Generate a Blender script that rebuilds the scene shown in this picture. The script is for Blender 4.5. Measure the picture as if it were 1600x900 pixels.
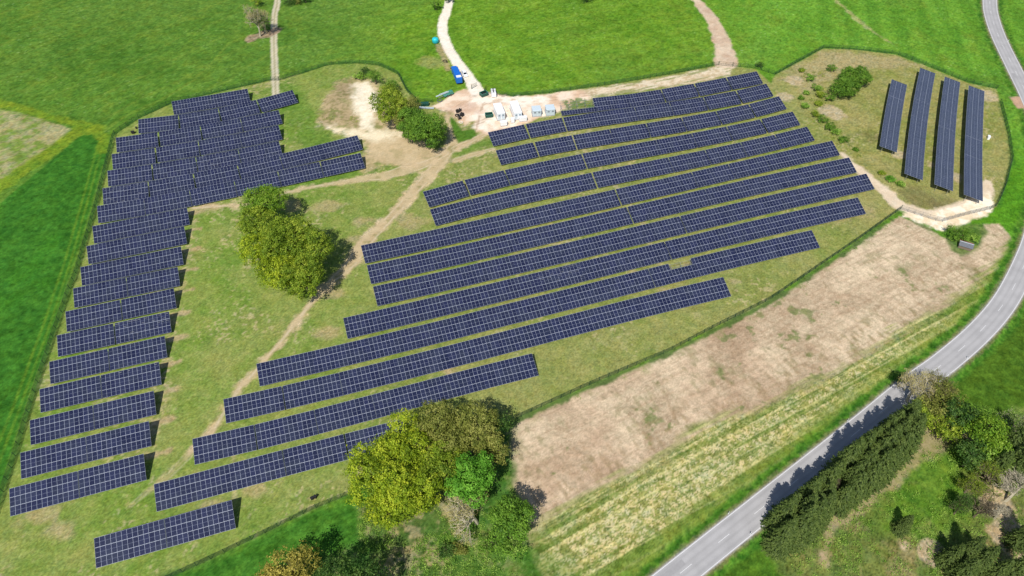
import bpy, math, random
import numpy as np
from mathutils import Vector, Matrix

# ------------------------------------------------------------------ camera, sky, sun, exposure
for o in list(bpy.data.objects): bpy.data.objects.remove(o)
S = bpy.context.scene
COL = S.collection
F, PITCH, CH = 1067.0, math.radians(47), 153.0
cam = bpy.data.cameras.new('camera'); co = bpy.data.objects.new('camera', cam); COL.objects.link(co)
cam.sensor_width = 36; cam.lens = F / 1600 * 36; cam.clip_end = 20000; cam.clip_start = 1
co.location = (0, 0, CH); co.rotation_euler = (math.radians(90) - PITCH, 0, 0)
S.camera = co
SUN_EL, SUN_DX, SUN_DY = math.radians(52), -0.32, -0.947
w = bpy.data.worlds.new('World'); S.world = w; w.use_nodes = True
nt = w.node_tree; bg = nt.nodes['Background']
sky = nt.nodes.new('ShaderNodeTexSky'); sky.sky_type = 'NISHITA'; sky.sun_disc = False
sky.sun_elevation = SUN_EL; sky.sun_rotation = math.atan2(SUN_DX, SUN_DY) % (2 * math.pi)
sky.altitude = 600
nt.links.new(sky.outputs[0], bg.inputs[0]); bg.inputs[1].default_value = 0.085
sl = bpy.data.lights.new('sun', 'SUN'); sl.energy = 4.2; sl.angle = math.radians(0.53); sl.color = (1.0, 0.955, 0.88)
so = bpy.data.objects.new('sun', sl); COL.objects.link(so)
sdir = Vector((SUN_DX * math.cos(SUN_EL), SUN_DY * math.cos(SUN_EL), math.sin(SUN_EL)))
so.rotation_euler = sdir.to_track_quat('Z', 'Y').to_euler(); so.location = sdir * 400
S.view_settings.view_transform = 'Standard'; S.view_settings.look = 'None'
S.view_settings.exposure = 0.18; S.view_settings.gamma = 1.0
S.view_settings.use_curve_mapping = False

# ------------------------------------------------------------------ helpers
def G(px, py, z=0.0):
    """pixel of the survey photo -> point of the land at height z"""
    x = px - 800; y = 450 - py
    d = (x, F * math.cos(PITCH) + y * math.sin(PITCH), -F * math.sin(PITCH) + y * math.cos(PITCH))
    k = (CH - z) / -d[2]
    return (d[0] * k, d[1] * k)
def GL(pts, z=0.0): return [G(p[0], p[1], z) for p in pts]
ALB = 0.74
def lin(c):
    c = c / 255.0
    return c / 12.92 if c <= 0.04045 else ((c + 0.055) / 1.055) ** 2.4
def C(r, g, b, k=None):
    k = ALB if k is None else k
    return np.array([lin(r) * k, lin(g) * k, lin(b) * k], dtype=np.float32)

def CW(r, g, b): return C(r, g, b, 1.0)
def CT(r, g, b): return C(r, g, b, .86)
def tag(o, label=None, cat=None, group=None, kind=None):
    if label: o['label'] = label
    if cat: o['category'] = cat
    if group: o['group'] = group
    if kind: o['kind'] = kind
    return o
def empty(name, loc, rz=0.0):
    o = bpy.data.objects.new(name, None); COL.objects.link(o)
    o.location = loc; o.rotation_euler = (0, 0, rz); o.empty_display_size = 0.5
    return o
def npmesh(name, V, Fq, mats=(), matidx=None, attr=None, smooth=False):
    """fast mesh from numpy arrays; Fq is (n,3) or (n,4)"""
    me = bpy.data.meshes.new(name)
    V = np.asarray(V, dtype=np.float32); Fq = np.asarray(Fq, dtype=np.int32)
    n, k = Fq.shape
    me.vertices.add(len(V)); me.vertices.foreach_set('co', V.ravel())
    me.loops.add(n * k); me.loops.foreach_set('vertex_index', Fq.ravel())
    me.polygons.add(n); me.polygons.foreach_set('loop_start', np.arange(n, dtype=np.int32) * k)
    me.polygons.foreach_set('loop_total', np.full(n, k, dtype=np.int32))
    for m in mats: me.materials.append(m)
    if matidx is not None: me.polygons.foreach_set('material_index', np.asarray(matidx, dtype=np.int32))
    if smooth: me.polygons.foreach_set('use_smooth', np.ones(n, dtype=bool))
    if attr is not None:
        a = me.color_attributes.new('Col', 'FLOAT_COLOR', 'POINT')
        a.data.foreach_set('color', np.asarray(attr, dtype=np.float32).ravel())
    me.update(calc_edges=True)
    return me
class MB:
    """collects boxes, prisms and tubes into one mesh"""
    def __init__(s): s.v = []; s.f = []; s.m = []
    def quad_faces(s, vs, fs, mi=0):
        b = len(s.v); s.v += [tuple(v) for v in vs]
        for f in fs: s.f.append(tuple(b + i for i in f)); s.m.append(mi)
    def box(s, c, d, rz=0.0, mi=0, ch=0.0, rx=0.0):
        hx, hy, hz = d[0] / 2, d[1] / 2, d[2] / 2
        M = Matrix.Translation(c) @ Matrix.Rotation(rz, 4, 'Z') @ Matrix.Rotation(rx, 4, 'X')
        if ch <= 0:
            vs = [M @ Vector((x * hx, y * hy, z * hz)) for z in (-1, 1) for x, y in ((-1, -1), (1, -1), (1, 1), (-1, 1))]
            s.quad_faces(vs, [(3, 2, 1, 0), (4, 5, 6, 7), (0, 1, 5, 4), (1, 2, 6, 5), (2, 3, 7, 6), (3, 0, 4, 7)], mi)
        else:
            ch = min(ch, hx * .9, hy * .9, hz * .9)
            def ring(z, i): 
                a, b = hx - i, hy - i
                return [(-a + ch, -b, z), (a - ch, -b, z), (a, -b + ch, z), (a, b - ch, z), (a - ch, b, z), (-a + ch, b, z), (-a, b - ch, z), (-a, -b + ch, z)]
            rs = [ring(-hz, 0), ring(hz - ch, 0), ring(hz, ch * .9)]
            vs = [M @ Vector(p) for r in rs for p in r]
            fs = [tuple(range(7, -1, -1)), tuple(range(16, 24))]
            for k in range(2):
                for i in range(8):
                    j = (i + 1) % 8; fs.append((k * 8 + i, k * 8 + j, k * 8 + 8 + j, k * 8 + 8 + i))
            s.quad_faces(vs, fs, mi)
    def tube(s, a, b, ra, rb=None, n=6, mi=0, cap=True):
        rb = ra if rb is None else rb
        a = Vector(a); b = Vector(b); d = (b - a)
        if d.length < 1e-6: return
        q = d.to_track_quat('Z', 'Y').to_matrix()
        vs = []
        for p, r in ((a, ra), (b, rb)):
            for i in range(n):
                t = 2 * math.pi * i / n
                vs.append(p + q @ Vector((math.cos(t) * r, math.sin(t) * r, 0)))
        fs = [(i, (i + 1) % n, n + (i + 1) % n, n + i) for i in range(n)]
        if cap: fs += [tuple(range(n - 1, -1, -1)), tuple(range(n, 2 * n))]
        s.quad_faces(vs, fs, mi)
    def lathe(s, c, prof, n=16, mi=0):
        vs = []; fs = []
        for (r, z) in prof:
            for i in range(n):
                t = 2 * math.pi * i / n; vs.append((c[0] + r * math.cos(t), c[1] + r * math.sin(t), c[2] + z))
        for k in range(len(prof) - 1):
            for i in range(n):
                j = (i + 1) % n; fs.append((k * n + i, k * n + j, (k + 1) * n + j, (k + 1) * n + i))
        fs.append(tuple(range(n - 1, -1, -1))); fs.append(tuple((len(prof) - 1) * n + i for i in range(n)))
        s.quad_faces(vs, fs, mi)
    def torus(s, c, R, r, n=18, m=6, mi=0):
        vs = []; fs = []
        for i in range(n):
            t = 2 * math.pi * i / n
            for j in range(m):
                p = 2 * math.pi * j / m; q = R + r * math.cos(p)
                vs.append((c[0] + q * math.cos(t), c[1] + q * math.sin(t), c[2] + r * math.sin(p)))
        for i in range(n):
            for j in range(m):
                a = (i + 1) % n; b = (j + 1) % m
                fs.append((i * m + j, a * m + j, a * m + b, i * m + b))
        s.quad_faces(vs, fs, mi)
    def mesh(s, name, mats):
        me = bpy.data.meshes.new(name); me.from_pydata(s.v, [], s.f)
        mats = mats if isinstance(mats, (list, tuple)) else [mats]
        for m in mats: me.materials.append(m)
        me.polygons.foreach_set('material_index', s.m); me.update()
        return me
    def build(s, name, mats, parent=None, smooth=False):
        me = s.mesh(name, mats)
        if smooth: me.polygons.foreach_set('use_smooth', [True] * len(me.polygons))
        o = bpy.data.objects.new(name, me); COL.objects.link(o)
        if parent: o.parent = parent
        return o
def put(name, me, parent=None, loc=(0, 0, 0), rot=(0, 0, 0)):
    o = bpy.data.objects.new(name, me); COL.objects.link(o); o.location = loc; o.rotation_euler = rot
    if parent: o.parent = parent
    return o
ORD = 'first second third fourth fifth sixth seventh eighth ninth tenth eleventh twelfth thirteenth fourteenth fifteenth sixteenth seventeenth eighteenth nineteenth twentieth'.split()

# ------------------------------------------------------------------ materials
def mat(name, col, rough=0.6, metal=0.0, noise=0.0, nscale=3.0, spec=0.4, bump=0.0):
    m = bpy.data.materials.new(name); m.use_nodes = True
    t = m.node_tree; b = t.nodes['Principled BSDF']
    b.inputs['Roughness'].default_value = rough; b.inputs['Metallic'].default_value = metal
    b.inputs['Specular IOR Level'].default_value = spec
    c = (col[0], col[1], col[2], 1)
    if noise > 0:
        tc = t.nodes.new('ShaderNodeTexCoord'); n = t.nodes.new('ShaderNodeTexNoise'); n.inputs['Scale'].default_value = nscale
        n.inputs['Detail'].default_value = 5
        t.links.new(tc.outputs['Object'], n.inputs['Vector'])
        mx = t.nodes.new('ShaderNodeMix'); mx.data_type = 'RGBA'
        mx.inputs[6].default_value = tuple(x * (1 - noise) for x in col[:3]) + (1,)
        mx.inputs[7].default_value = tuple(min(1, x * (1 + noise)) for x in col[:3]) + (1,)
        t.links.new(n.outputs['Fac'], mx.inputs[0]); t.links.new(mx.outputs[2], b.inputs['Base Color'])
        if bump > 0:
            bp = t.nodes.new('ShaderNodeBump'); bp.inputs['Strength'].default_value = bump
            t.links.new(n.outputs['Fac'], bp.inputs['Height']); t.links.new(bp.outputs[0], b.inputs['Normal'])
    else: b.inputs['Base Color'].default_value = c
    return m
M_frame = mat('aluminium_frame', (0.42, 0.46, 0.56), 0.5, 0.0, 0.12, 1.0)
M_steel = mat('galvanised_steel', (0.36, 0.37, 0.38), 0.5, 0.6, 0.2, 4)
M_fence = mat('fence_green', (0.018, 0.055, 0.028), 0.6, 0, 0.2, 2)
M_white = mat('white_paint', (0.82, 0.84, 0.86), 0.45, 0, 0.04, 1.5)
M_pale = mat('pale_grey_paint', (0.55, 0.64, 0.70), 0.5, 0, 0.06, 1.5)
M_dark = mat('dark_rubber', (0.015, 0.015, 0.017), 0.7, 0, 0.3, 5)
M_glass = mat('dark_glass', (0.02, 0.024, 0.03), 0.08, 0, 0, 1, 0.6)
M_blue = mat('blue_tarpaulin', (0.012, 0.14, 0.56), 0.45, 0, 0.22, 1.2, 0.4, 0.25)
M_teal = mat('turquoise_plastic', (0.02, 0.50, 0.58), 0.4, 0, 0.12, 1.5)
M_dgreen = mat('dark_green_paint', (0.012, 0.075, 0.055), 0.5, 0, 0.2, 2)
M_mgreen = mat('machine_green', (0.06, 0.24, 0.18), 0.5, 0, 0.2, 2)
M_greyc = mat('grey_concrete', (0.32, 0.32, 0.33), 0.8, 0, 0.2, 2)
M_slate = mat('weathered_tin', (0.16, 0.17, 0.19), 0.5, 0.2, 0.35, 2)
M_red = mat('clay_tiles', (0.30, 0.13, 0.09), 0.8, 0, 0.3, 3)
M_wood = mat('weathered_wood', (0.20, 0.15, 0.11), 0.8, 0, 0.3, 4)
M_bark = mat('bark', (0.11, 0.085, 0.06), 0.9, 0, 0.35, 6)
M_twig = mat('pale_bark', (0.40, 0.36, 0.26), 0.9, 0, 0.3, 6)
M_twigd = mat('brown_bark', (0.15, 0.12, 0.075), 0.9, 0, 0.3, 6)

def cell_material(name, base, alt):
    m = bpy.data.materials.new(name); m.use_nodes = True
    t = m.node_tree; b = t.nodes['Principled BSDF']; N = t.nodes.new; L = t.links.new
    oi = N('ShaderNodeObjectInfo')
    mx = N('ShaderNodeMix'); mx.data_type = 'RGBA'
    mx.inputs[6].default_value = base + (1,); mx.inputs[7].default_value = alt + (1,)
    L(oi.outputs['Random'], mx.inputs[0])
    tc = N('ShaderNodeTexCoord'); sp = N('ShaderNodeSeparateXYZ'); L(tc.outputs['Object'], sp.inputs[0])
    # half-cell gap across the middle of the module
    ab = N('ShaderNodeMath'); ab.operation = 'ABSOLUTE'; L(sp.outputs[1], ab.inputs[0])
    lt = N('ShaderNodeMath'); lt.operation = 'LESS_THAN'; L(ab.outputs[0], lt.inputs[0]); lt.inputs[1].default_value = 0.022
    # fine cell grid 6 x 24
    def lines(out, pitch, wdt):
        a = N('ShaderNodeMath'); a.operation = 'DIVIDE'; L(out, a.inputs[0]); a.inputs[1].default_value = pitch
        f = N('ShaderNodeMath'); f.operation = 'FRACT'; L(a.outputs[0], f.inputs[0])
        c = N('ShaderNodeMath'); c.operation = 'LESS_THAN'; L(f.outputs[0], c.inputs[0]); c.inputs[1].default_value = wdt
        return c
    c1 = lines(sp.outputs[0], 0.182, 0.03); c2 = lines(sp.outputs[1], 0.09, 0.04)
    ad = N('ShaderNodeMath'); ad.operation = 'MAXIMUM'; L(c1.outputs[0], ad.inputs[0]); L(c2.outputs[0], ad.inputs[1])
    m1 = N('ShaderNodeMix'); m1.data_type = 'RGBA'; L(mx.outputs[2], m1.inputs[6]); m1.inputs[7].default_value = (0.10, 0.11, 0.16, 1)
    sc = N('ShaderNodeMath'); sc.operation = 'MULTIPLY'; L(ad.outputs[0], sc.inputs[0]); sc.inputs[1].default_value = 0.5
    L(sc.outputs[0], m1.inputs[0])
    m2 = N('ShaderNodeMix'); m2.data_type = 'RGBA'; L(m1.outputs[2], m2.inputs[6]); m2.inputs[7].default_value = (0.26, 0.29, 0.40, 1)
    s2 = N('ShaderNodeMath'); s2.operation = 'MULTIPLY'; L(lt.outputs[0], s2.inputs[0]); s2.inputs[1].default_value = 0.7
    L(s2.outputs[0], m2.inputs[0])
    # soiling that differs over the array
    g = N('ShaderNodeNewGeometry'); nz = N('ShaderNodeTexNoise'); nz.inputs['Scale'].default_value = 0.35; nz.inputs['Detail'].default_value = 6
    L(g.outputs['Position'], nz.inputs['Vector'])
    m3 = N('ShaderNodeMix'); m3.data_type = 'RGBA'; L(m2.outputs[2], m3.inputs[6]); m3.inputs[7].default_value = (0.05, 0.062, 0.085, 1)
    s3 = N('ShaderNodeMapRange'); L(nz.outputs['Fac'], s3.inputs[0]); s3.inputs[1].default_value = 0.42; s3.inputs[2].default_value = 0.75; s3.inputs[4].default_value = 0.4
    L(s3.outputs[0], m3.inputs[0]); L(m3.outputs[2], b.inputs['Base Color'])
    b.inputs['Roughness'].default_value = 0.17; b.inputs['IOR'].default_value = 1.45
    b.inputs['Specular IOR Level'].default_value = 0.42
    return m
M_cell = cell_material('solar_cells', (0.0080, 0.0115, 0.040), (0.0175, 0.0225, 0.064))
M_cellE = cell_material('solar_cells_sky_sheen', (0.046, 0.058, 0.098), (0.054, 0.067, 0.112))  # right enclosure: brighter sky reflection painted into the cell colour

def ground_material(name, bump, scale, vary=0.25):
    m = bpy.data.materials.new(name); m.use_nodes = True
    t = m.node_tree; b = t.nodes['Principled BSDF']; N = t.nodes.new; L = t.links.new
    b.inputs['Roughness'].default_value = 0.95; b.inputs['Specular IOR Level'].default_value = 0.08
    a = N('ShaderNodeAttribute'); a.attribute_name = 'Col'
    g = N('ShaderNodeNewGeometry')
    n1 = N('ShaderNodeTexNoise'); n1.inputs['Scale'].default_value = scale; n1.inputs['Detail'].default_value = 7; n1.inputs['Roughness'].default_value = 0.7
    n2 = N('ShaderNodeTexNoise'); n2.inputs['Scale'].default_value = scale * 3.3; n2.inputs['Detail'].default_value = 4
    L(g.outputs['Position'], n1.inputs['Vector']); L(g.outputs['Position'], n2.inputs['Vector'])
    mr = N('ShaderNodeMapRange'); L(n1.outputs['Fac'], mr.inputs[0]); mr.inputs[1].default_value = 0.28; mr.inputs[2].default_value = 0.72
    mr.inputs[3].default_value = 1 - vary; mr.inputs[4].default_value = 1 + vary
    ml = N('ShaderNodeVectorMath'); ml.operation = 'SCALE'; L(a.outputs['Color'], ml.inputs[0]); L(mr.outputs[0], ml.inputs['Scale'])
    L(ml.outputs[0], b.inputs['Base Color'])
    ad = N('ShaderNodeMath'); ad.operation = 'ADD'; L(n1.outputs['Fac'], ad.inputs[0]); L(n2.outputs['Fac'], ad.inputs[1])
    bp = N('ShaderNodeBump'); bp.inputs['Strength'].default_value = 0.6; bp.inputs['Distance'].default_value = bump
    L(ad.outputs[0], bp.inputs['Height']); L(bp.outputs[0], b.inputs['Normal'])
    return m
M_grass = ground_material('grass_turf', 0.16, 1.5, 0.26)
M_soil = ground_material('bare_soil', 0.09, 1.8, 0.14)
M_grav = ground_material('gravel_fines', 0.05, 2.5, 0.09)

# ------------------------------------------------------------------ rows of the solar park (top edges, end points of the tables)
ZT = 3.15
R_ROWS = [  # from the front (bottom of the picture) to the back
 [(146.2,841),(256.5,811.3),(362.5,781)],
 [(239.5,756.6),(343.7,730),(440,702.5),(536,678.7),(632,653.7)],
 [(299.5,686),(398,664),(490,640),(580.5,617),(667,593),(750,573),(831,552)],
 [(348,623.5),(440,603.7),(530,582.5),(616,561),(695,541),(773,521),(850,501),(921,483),(992.5,466),(1063,449.5),(1127.5,432.5)],
 [(400,568.7),(486,548.7),(570,529.5),(650,510),(727.5,491.5),(800,472),(872,454.5),(943,437),(1012,420),(1080,403.5),(1145,388),(1207,373),(1266,360)],
 [(536,496.7),(615,479),(691,461),(764,444),(835,426),(904,410),(971,394),(1037.5,377.5),(1102,362),(1164,348),(1225,334),(1282,321),(1338.7,308.7)],
 [(583.3,447.5),(656.7,431.7),(730,415),(799,399.5),(866,384),(934,368),(999,352),(1061,337.5),(1124,323),(1183,310),(1242,296.5),(1298,283.5),(1353,271)],
 [(573.7,414.7),(645,399),(716.7,383.3),(784,368),(851,353),(916,338.5),(979,323.5),(1040,309),(1101,295),(1160,282),(1217,269.5),(1272,257.5),(1326,246)],
 [(563.7,383.8),(635,368.3),(703.3,352.7),(770,339),(834,324),(898.7,310),(961,295.5),(1021,282.5),(1081,269),(1137.5,256),(1193,243.5),(1248,231),(1300,220)],
 [(671.7,326.7),(735.8,311.7),(800.8,296.7),(863,282),(925,268.7),(984,257),(1044,246),(1101,235),(1157,222.5),(1210,210),(1261,198)],
 [(660,299),(723.3,283.3),(787,267),(848,251.7),(910,238.7),(969,228.7),(1025,219),(1080,209),(1133,198),(1188,186.3),(1240,174)],
 [(774,235.8),(834,221.7),(893.3,210.8),(952.5,201.7),(1009,193.5),(1065,184),(1118,173.3),(1169,162),(1218,150.5)],
 [(760.8,207.5),(820,194.2),(880,182.5),(935.8,175),(989.5,168),(1045,160.7),(1098,151.2),(1151,140.5),(1197.5,131.3)],
 [(926.3,153.3),(980,147.5),(1031.7,139.8),(1084,130.6),(1135,120.9),(1182.5,111.3)],
]
L_ROWS = [
 [(13.7,763.7),(121.7,736.2),(225,708.7)],
 [(31.2,707.5),(134,682.5),(233,657.8)],
 [(46.2,656.2),(144.5,634.5),(241,610)],
 [(61.2,608),(157,587),(248.7,565)],
 [(75.7,565),(169.5,545.5),(257.5,524.3)],
 [(88,524.2),(178,505.5),(265,486.2)],
 [(101.2,487),(188.7,468.7),(272,450)],
 [(113.7,450.6),(197,434),(278,416.8)],
 [(125.5,417.5),(205.5,401.2),(282.5,385)],
 [(135.7,385),(213,370),(287.5,353.7)],
 [(144.2,353.7),(220,340),(292,324.5)],
 [(152,323.2),(225,310.5),(296.5,297.5),(365,283.5),(433,268.3),(501,253.3),(563.7,240)],
 [(160,295.4),(231.8,283.8),(302,271.5),(370,258),(436.5,241.8),(499,226.5),(557.5,212.5)],
 [(167.2,267.9),(238,257.8),(306,246.5),(372,234),(436,221)],
 [(173.8,242),(243,231.8),(310,221),(374,209),(435,196.7)],
 [(180.3,216.4),(247,207.3),(313,196.5),(376,185),(435,172.7)],
 [(214.9,187.6),(281,180),(340,170.5),(400,156.5),(458,141.3)],
 [(267.9,158.6),(329,151.5),(386.5,138.5)],
]
E_ROWS = [
 ([(1393.5,124),(1387,152),(1381,189),(1374.5,227)], 4),
 ([(1438.5,105.5),(1430.5,137),(1422,198),(1413.3,270.5)], 6),
 ([(1476.5,119.5),(1468,178),(1464,235),(1460,287)], 6),
 ([(1514,133.5),(1509,191),(1507.5,250),(1506,302.5)], 6),
]
def fit_row(pix, z, n=None):
    W = np.array(GL(pix, z)); k = np.arange(len(W))
    if n: k = np.concatenate([[0], np.cumsum(np.hypot(*np.diff(W, axis=0).T))]); k = k / k[-1] * (len(W) - 1)
    if len(W) == 2: deg = 1
    elif len(W) < 6: deg = 2
    else: deg = 3
    if len(W) == 3: deg = 1
    cx = np.polyfit(k, W[:, 0], deg); cy = np.polyfit(k, W[:, 1], deg)
    n = n or len(W) - 1
    kk = np.linspace(0, len(W) - 1, n + 1)
    return [(float(np.polyval(cx, a)), float(np.polyval(cy, a))) for a in kk]
rowsR = [fit_row(r, ZT) for r in R_ROWS]
rowsL = [fit_row(r, ZT) for r in L_ROWS]
rowsE = [fit_row(r, 3.1, n) for r, n in E_ROWS]

# ------------------------------------------------------------------ ground
rs = np.random.RandomState(7)
LAT = [rs.rand(256, 256).astype(np.float32) for _ in range(12)]
def vn(x, y, seed):
    l = LAT[seed % 12]; x = x + seed * 17.3; y = y + seed * 9.1
    fx = np.floor(x); fy = np.floor(y); ix = fx.astype(np.int32) & 255; iy = fy.astype(np.int32) & 255
    tx = (x - fx); ty = (y - fy); tx = tx * tx * (3 - 2 * tx); ty = ty * ty * (3 - 2 * ty)
    jx = (ix + 1) & 255; jy = (iy + 1) & 255
    a = l[ix, iy]; b = l[jx, iy]; c = l[ix, jy]; d = l[jx, jy]
    a = a + (b - a) * tx; c = c + (d - c) * tx
    return a + (c - a) * ty
def fbm(x, y, scale, oc=4, seed=0, gain=0.55):
    s = 0; amp = 1; tot = 0; x = x / scale; y = y / scale
    for o in range(oc):
        s = s + amp * vn(x, y, seed + o * 3); tot += amp; amp *= gain; x = x * 2.03; y = y * 2.03
    r = s / tot
    return np.clip((r - 0.5) * 1.6 + 0.5, 0, 1)
def sst(a, b, x):
    t = np.clip((x - a) / (b - a), 0, 1); return t * t * (3 - 2 * t)
def line_sd(X, Y, pts, wid, margin=8.0):
    """distance to a polyline minus half its width, widths in metres per point"""
    P = np.array(pts); wid = np.broadcast_to(np.asarray(wid, dtype=float), (len(P),))
    out = np.full(X.shape, 1e3, dtype=np.float32)
    mw = margin + wid.max()
    sel = (X > P[:, 0].min() - mw) & (X < P[:, 0].max() + mw) & (Y > P[:, 1].min() - mw) & (Y < P[:, 1].max() + mw)
    x = X[sel]; y = Y[sel]; o = np.full(x.shape, 1e3, dtype=np.float32)
    for i in range(len(P) - 1):
        a = P[i]; d = P[i + 1] - a; l2 = d @ d
        t = np.clip(((x - a[0]) * d[0] + (y - a[1]) * d[1]) / l2, 0, 1)
        dd = np.hypot(x - a[0] - t * d[0], y - a[1] - t * d[1]) - (wid[i] + (wid[i + 1] - wid[i]) * t) / 2
        o = np.minimum(o, dd)
    out[sel] = o
    return out
def poly_sd(X, Y, pts, margin=12.0):
    """signed distance to a polygon, negative inside"""
    P = np.array(pts)
    out = np.full(X.shape, 1e3, dtype=np.float32)
    sel = (X > P[:, 0].min() - margin) & (X < P[:, 0].max() + margin) & (Y > P[:, 1].min() - margin) & (Y < P[:, 1].max() + margin)
    x = X[sel]; y = Y[sel]; o = np.full(x.shape, 1e3, dtype=np.float32); ins = np.zeros(x.shape, dtype=bool)
    n = len(P)
    for i in range(n):
        a = P[i]; b = P[(i + 1) % n]; d = b - a; l2 = d @ d + 1e-9
        t = np.clip(((x - a[0]) * d[0] + (y - a[1]) * d[1]) / l2, 0, 1)
        o = np.minimum(o, np.hypot(x - a[0] - t * d[0], y - a[1] - t * d[1]))
        c = (a[1] > y) != (b[1] > y)
        with np.errstate(all='ignore'):
            xi = (b[0] - a[0]) * (y - a[1]) / (b[1] - a[1] + 1e-12) + a[0]
        ins ^= c & (x < xi)
    out[sel] = np.where(ins, -o, o)
    return out
def smooth_line(pts, n=6):
    """Catmull-Rom through world points"""
    P = [np.array(p, dtype=float) for p in pts]; P = [2 * P[0] - P[1]] + P + [2 * P[-1] - P[-2]]
    out = []
    for i in range(1, len(P) - 2):
        for k in range(n):
            t = k / n
            out.append(tuple(0.5 * ((2 * P[i]) + (-P[i-1] + P[i+1]) * t + (2*P[i-1] - 5*P[i] + 4*P[i+1] - P[i+2]) * t*t + (-P[i-1] + 3*P[i] - 3*P[i+1] + P[i+2]) * t**3)))
    out.append(tuple(P[-2])); return out

# the country road: both edges measured, centre line between
road_l = [(905,1000),(1025,900),(1171,785),(1311,675),(1400,602),(1450,567),(1500,527),(1540,487),(1567,450),(1590,400),(1601,368),(1612,320),(1616,260),(1609,200),(1597,160),(1575,112),(1550,57),(1540,25),(1537,0),(1538,-40)]
road_r = [(965,1000),(1090,900),(1240,778),(1375,668),(1450,605),(1500,567),(1550,521),(1583,480),(1604,440),(1625,395),(1636,360),(1647,318),(1648,262),(1636,190),(1619,150),(1597,108),(1573,62),(1559,25),(1556,0),(1558,-40)]
wl = np.array(GL(road_l)); wr = np.array(GL(road_r))
ctr = [tuple((a + b) / 2) for a, b in zip(wl, wr)]
ROADC = smooth_line(ctr, 10)
ROADW = 6.6

POLY = dict(
 site=[(180,210),(217,185),(267,162),(330,147),(400,131),(427,125),(475,114),(512,102),(555,99),(590,102),(622,116),(635,142),(652,160),(690,158),(750,140),(800,151),(857,146),(950,133),(1050,116),(1122,102),(1146,104),(1180,108),(1205,130),(1211,117),(1287,76),(1340,78),(1400,86),(1440,101),(1512,130),(1557,140),(1562,160),(1575,212),(1580,250),(1570,290),(1557,322),(1547,328),(1470,348),(1407,327),(1340,375),(1230,450),(1200,470),(1110,515),(1050,547),(925,600),(800,657),(700,706),(547,772),(487,797),(400,840),(312,882),(250,905),(180,960),(-100,960),(-40,870),(0,785),(10,755),(25,712),(50,630),(82,532),(110,450),(117,437),(150,325),(175,225)],
 field=[(800,658),(925,602),(1050,549),(1110,518),(1200,472),(1240,449),(1340,380),(1405,338),(1440,352),(1478,372),(1500,392),(1530,385),(1537,350),(1560,350),(1585,378),(1578,420),(1560,452),(1520,500),(1440,560),(1330,645),(1160,775),(1080,845),(985,930),(870,920),(835,880),(822,850),(822,800),(800,760),(795,700)],
 stub=[(826,850),(850,815),(960,752),(1060,702),(1090,672),(1200,632),(1330,570),(1400,520),(1480,480),(1530,440),(1570,400),(1585,378),(1578,420),(1560,452),(1520,500),(1440,560),(1330,645),(1160,775),(1080,845),(985,930),(860,930),(835,880)],
 crop=[(-60,390),(0,318),(60,268),(130,208),(152,206),(166,216),(170,235),(158,262),(140,330),(108,430),(70,545),(40,630),(5,745),(-40,860),(-200,900),(-300,600)],
 straw=[(-20,168),(30,176),(80,190),(112,202),(98,215),(50,250),(0,288),(-60,330),(-80,200)],
 lush=[(230,915),(312,888),(400,846),(487,803),(547,778),(560,760),(640,730),(640,800),(600,860),(480,905),(300,980)],
 rough=[(560,790),(600,770),(700,715),(800,665),(797,700),(800,760),(822,800),(828,850),(840,900),(850,950),(420,960),(450,900),(560,850)],
 yard=[(690,160),(706,146),(724,140),(745,136),(752,143),(775,146),(800,152),(857,147),(905,140),(925,150),(910,160),(880,172),(862,178),(815,196),(762,210),(742,206),(740,190),(726,196),(716,190),(705,176),(690,172),(672,166)],
 whiteyard=[(745,142),(760,146),(790,152),(860,150),(862,176),(815,192),(762,206),(742,203),(738,180),(716,186),(705,170),(735,160)],
 strip=[(860,148),(905,141),(1000,128),(1060,117),(1122,104),(1143,106),(1140,118),(1082,130),(1000,142),(925,153),(905,162),(860,165)],
 pit=[(500,178),(512,150),(535,125),(560,118),(590,125),(610,150),(650,170),(655,200),(690,245),(650,262),(600,258),(570,268),(560,250),(575,240),(560,215),(540,208),(500,198)],
 sand=[(552,130),(575,128),(590,145),(594,165),(580,180),(588,202),(575,207),(562,185),(550,165)],
 sand2=[(500,196),(540,200),(570,205),(600,203),(625,212),(600,218),(565,216),(530,208)],
 brownpit=[(500,185),(515,160),(530,130),(552,128),(550,165),(560,185),(560,198),(520,196),(498,205)],
 eastdirt=[(1300,78),(1400,90),(1440,102),(1330,110),(1290,130),(1260,150),(1240,130),(1214,122),(1287,80)],
 wdirt=[(1408,330),(1440,335),(1460,330),(1500,322),(1545,300),(1552,318),(1550,328),(1545,336),(1500,352),(1472,362),(1440,348),(1412,338)],
 severge=[(1600,440),(1700,400),(1800,500),(1700,640),(1600,640),(1560,660),(1490,640),(1470,605),(1500,568),(1560,510)],
 sebrush=[(1195,850),(1210,830),(1430,650),(1470,615),(1500,655),(1600,640),(1800,620),(1800,1000),(1180,1000),(1240,900),(1210,880)],
 segreen=[(1400,735),(1440,700),(1500,700),(1515,740),(1505,790),(1480,830),(1430,850),(1390,820),(1370,790)],
 severge2=[(1100,900),(1190,825),(1205,860),(1250,890),(1240,980),(1000,990)],
 shed=[(1478,372),(1498,352),(1535,348),(1545,362),(1520,395),(1500,400),(1488,388)],
)
PW = {k: GL(v) for k, v in POLY.items()}
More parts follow.
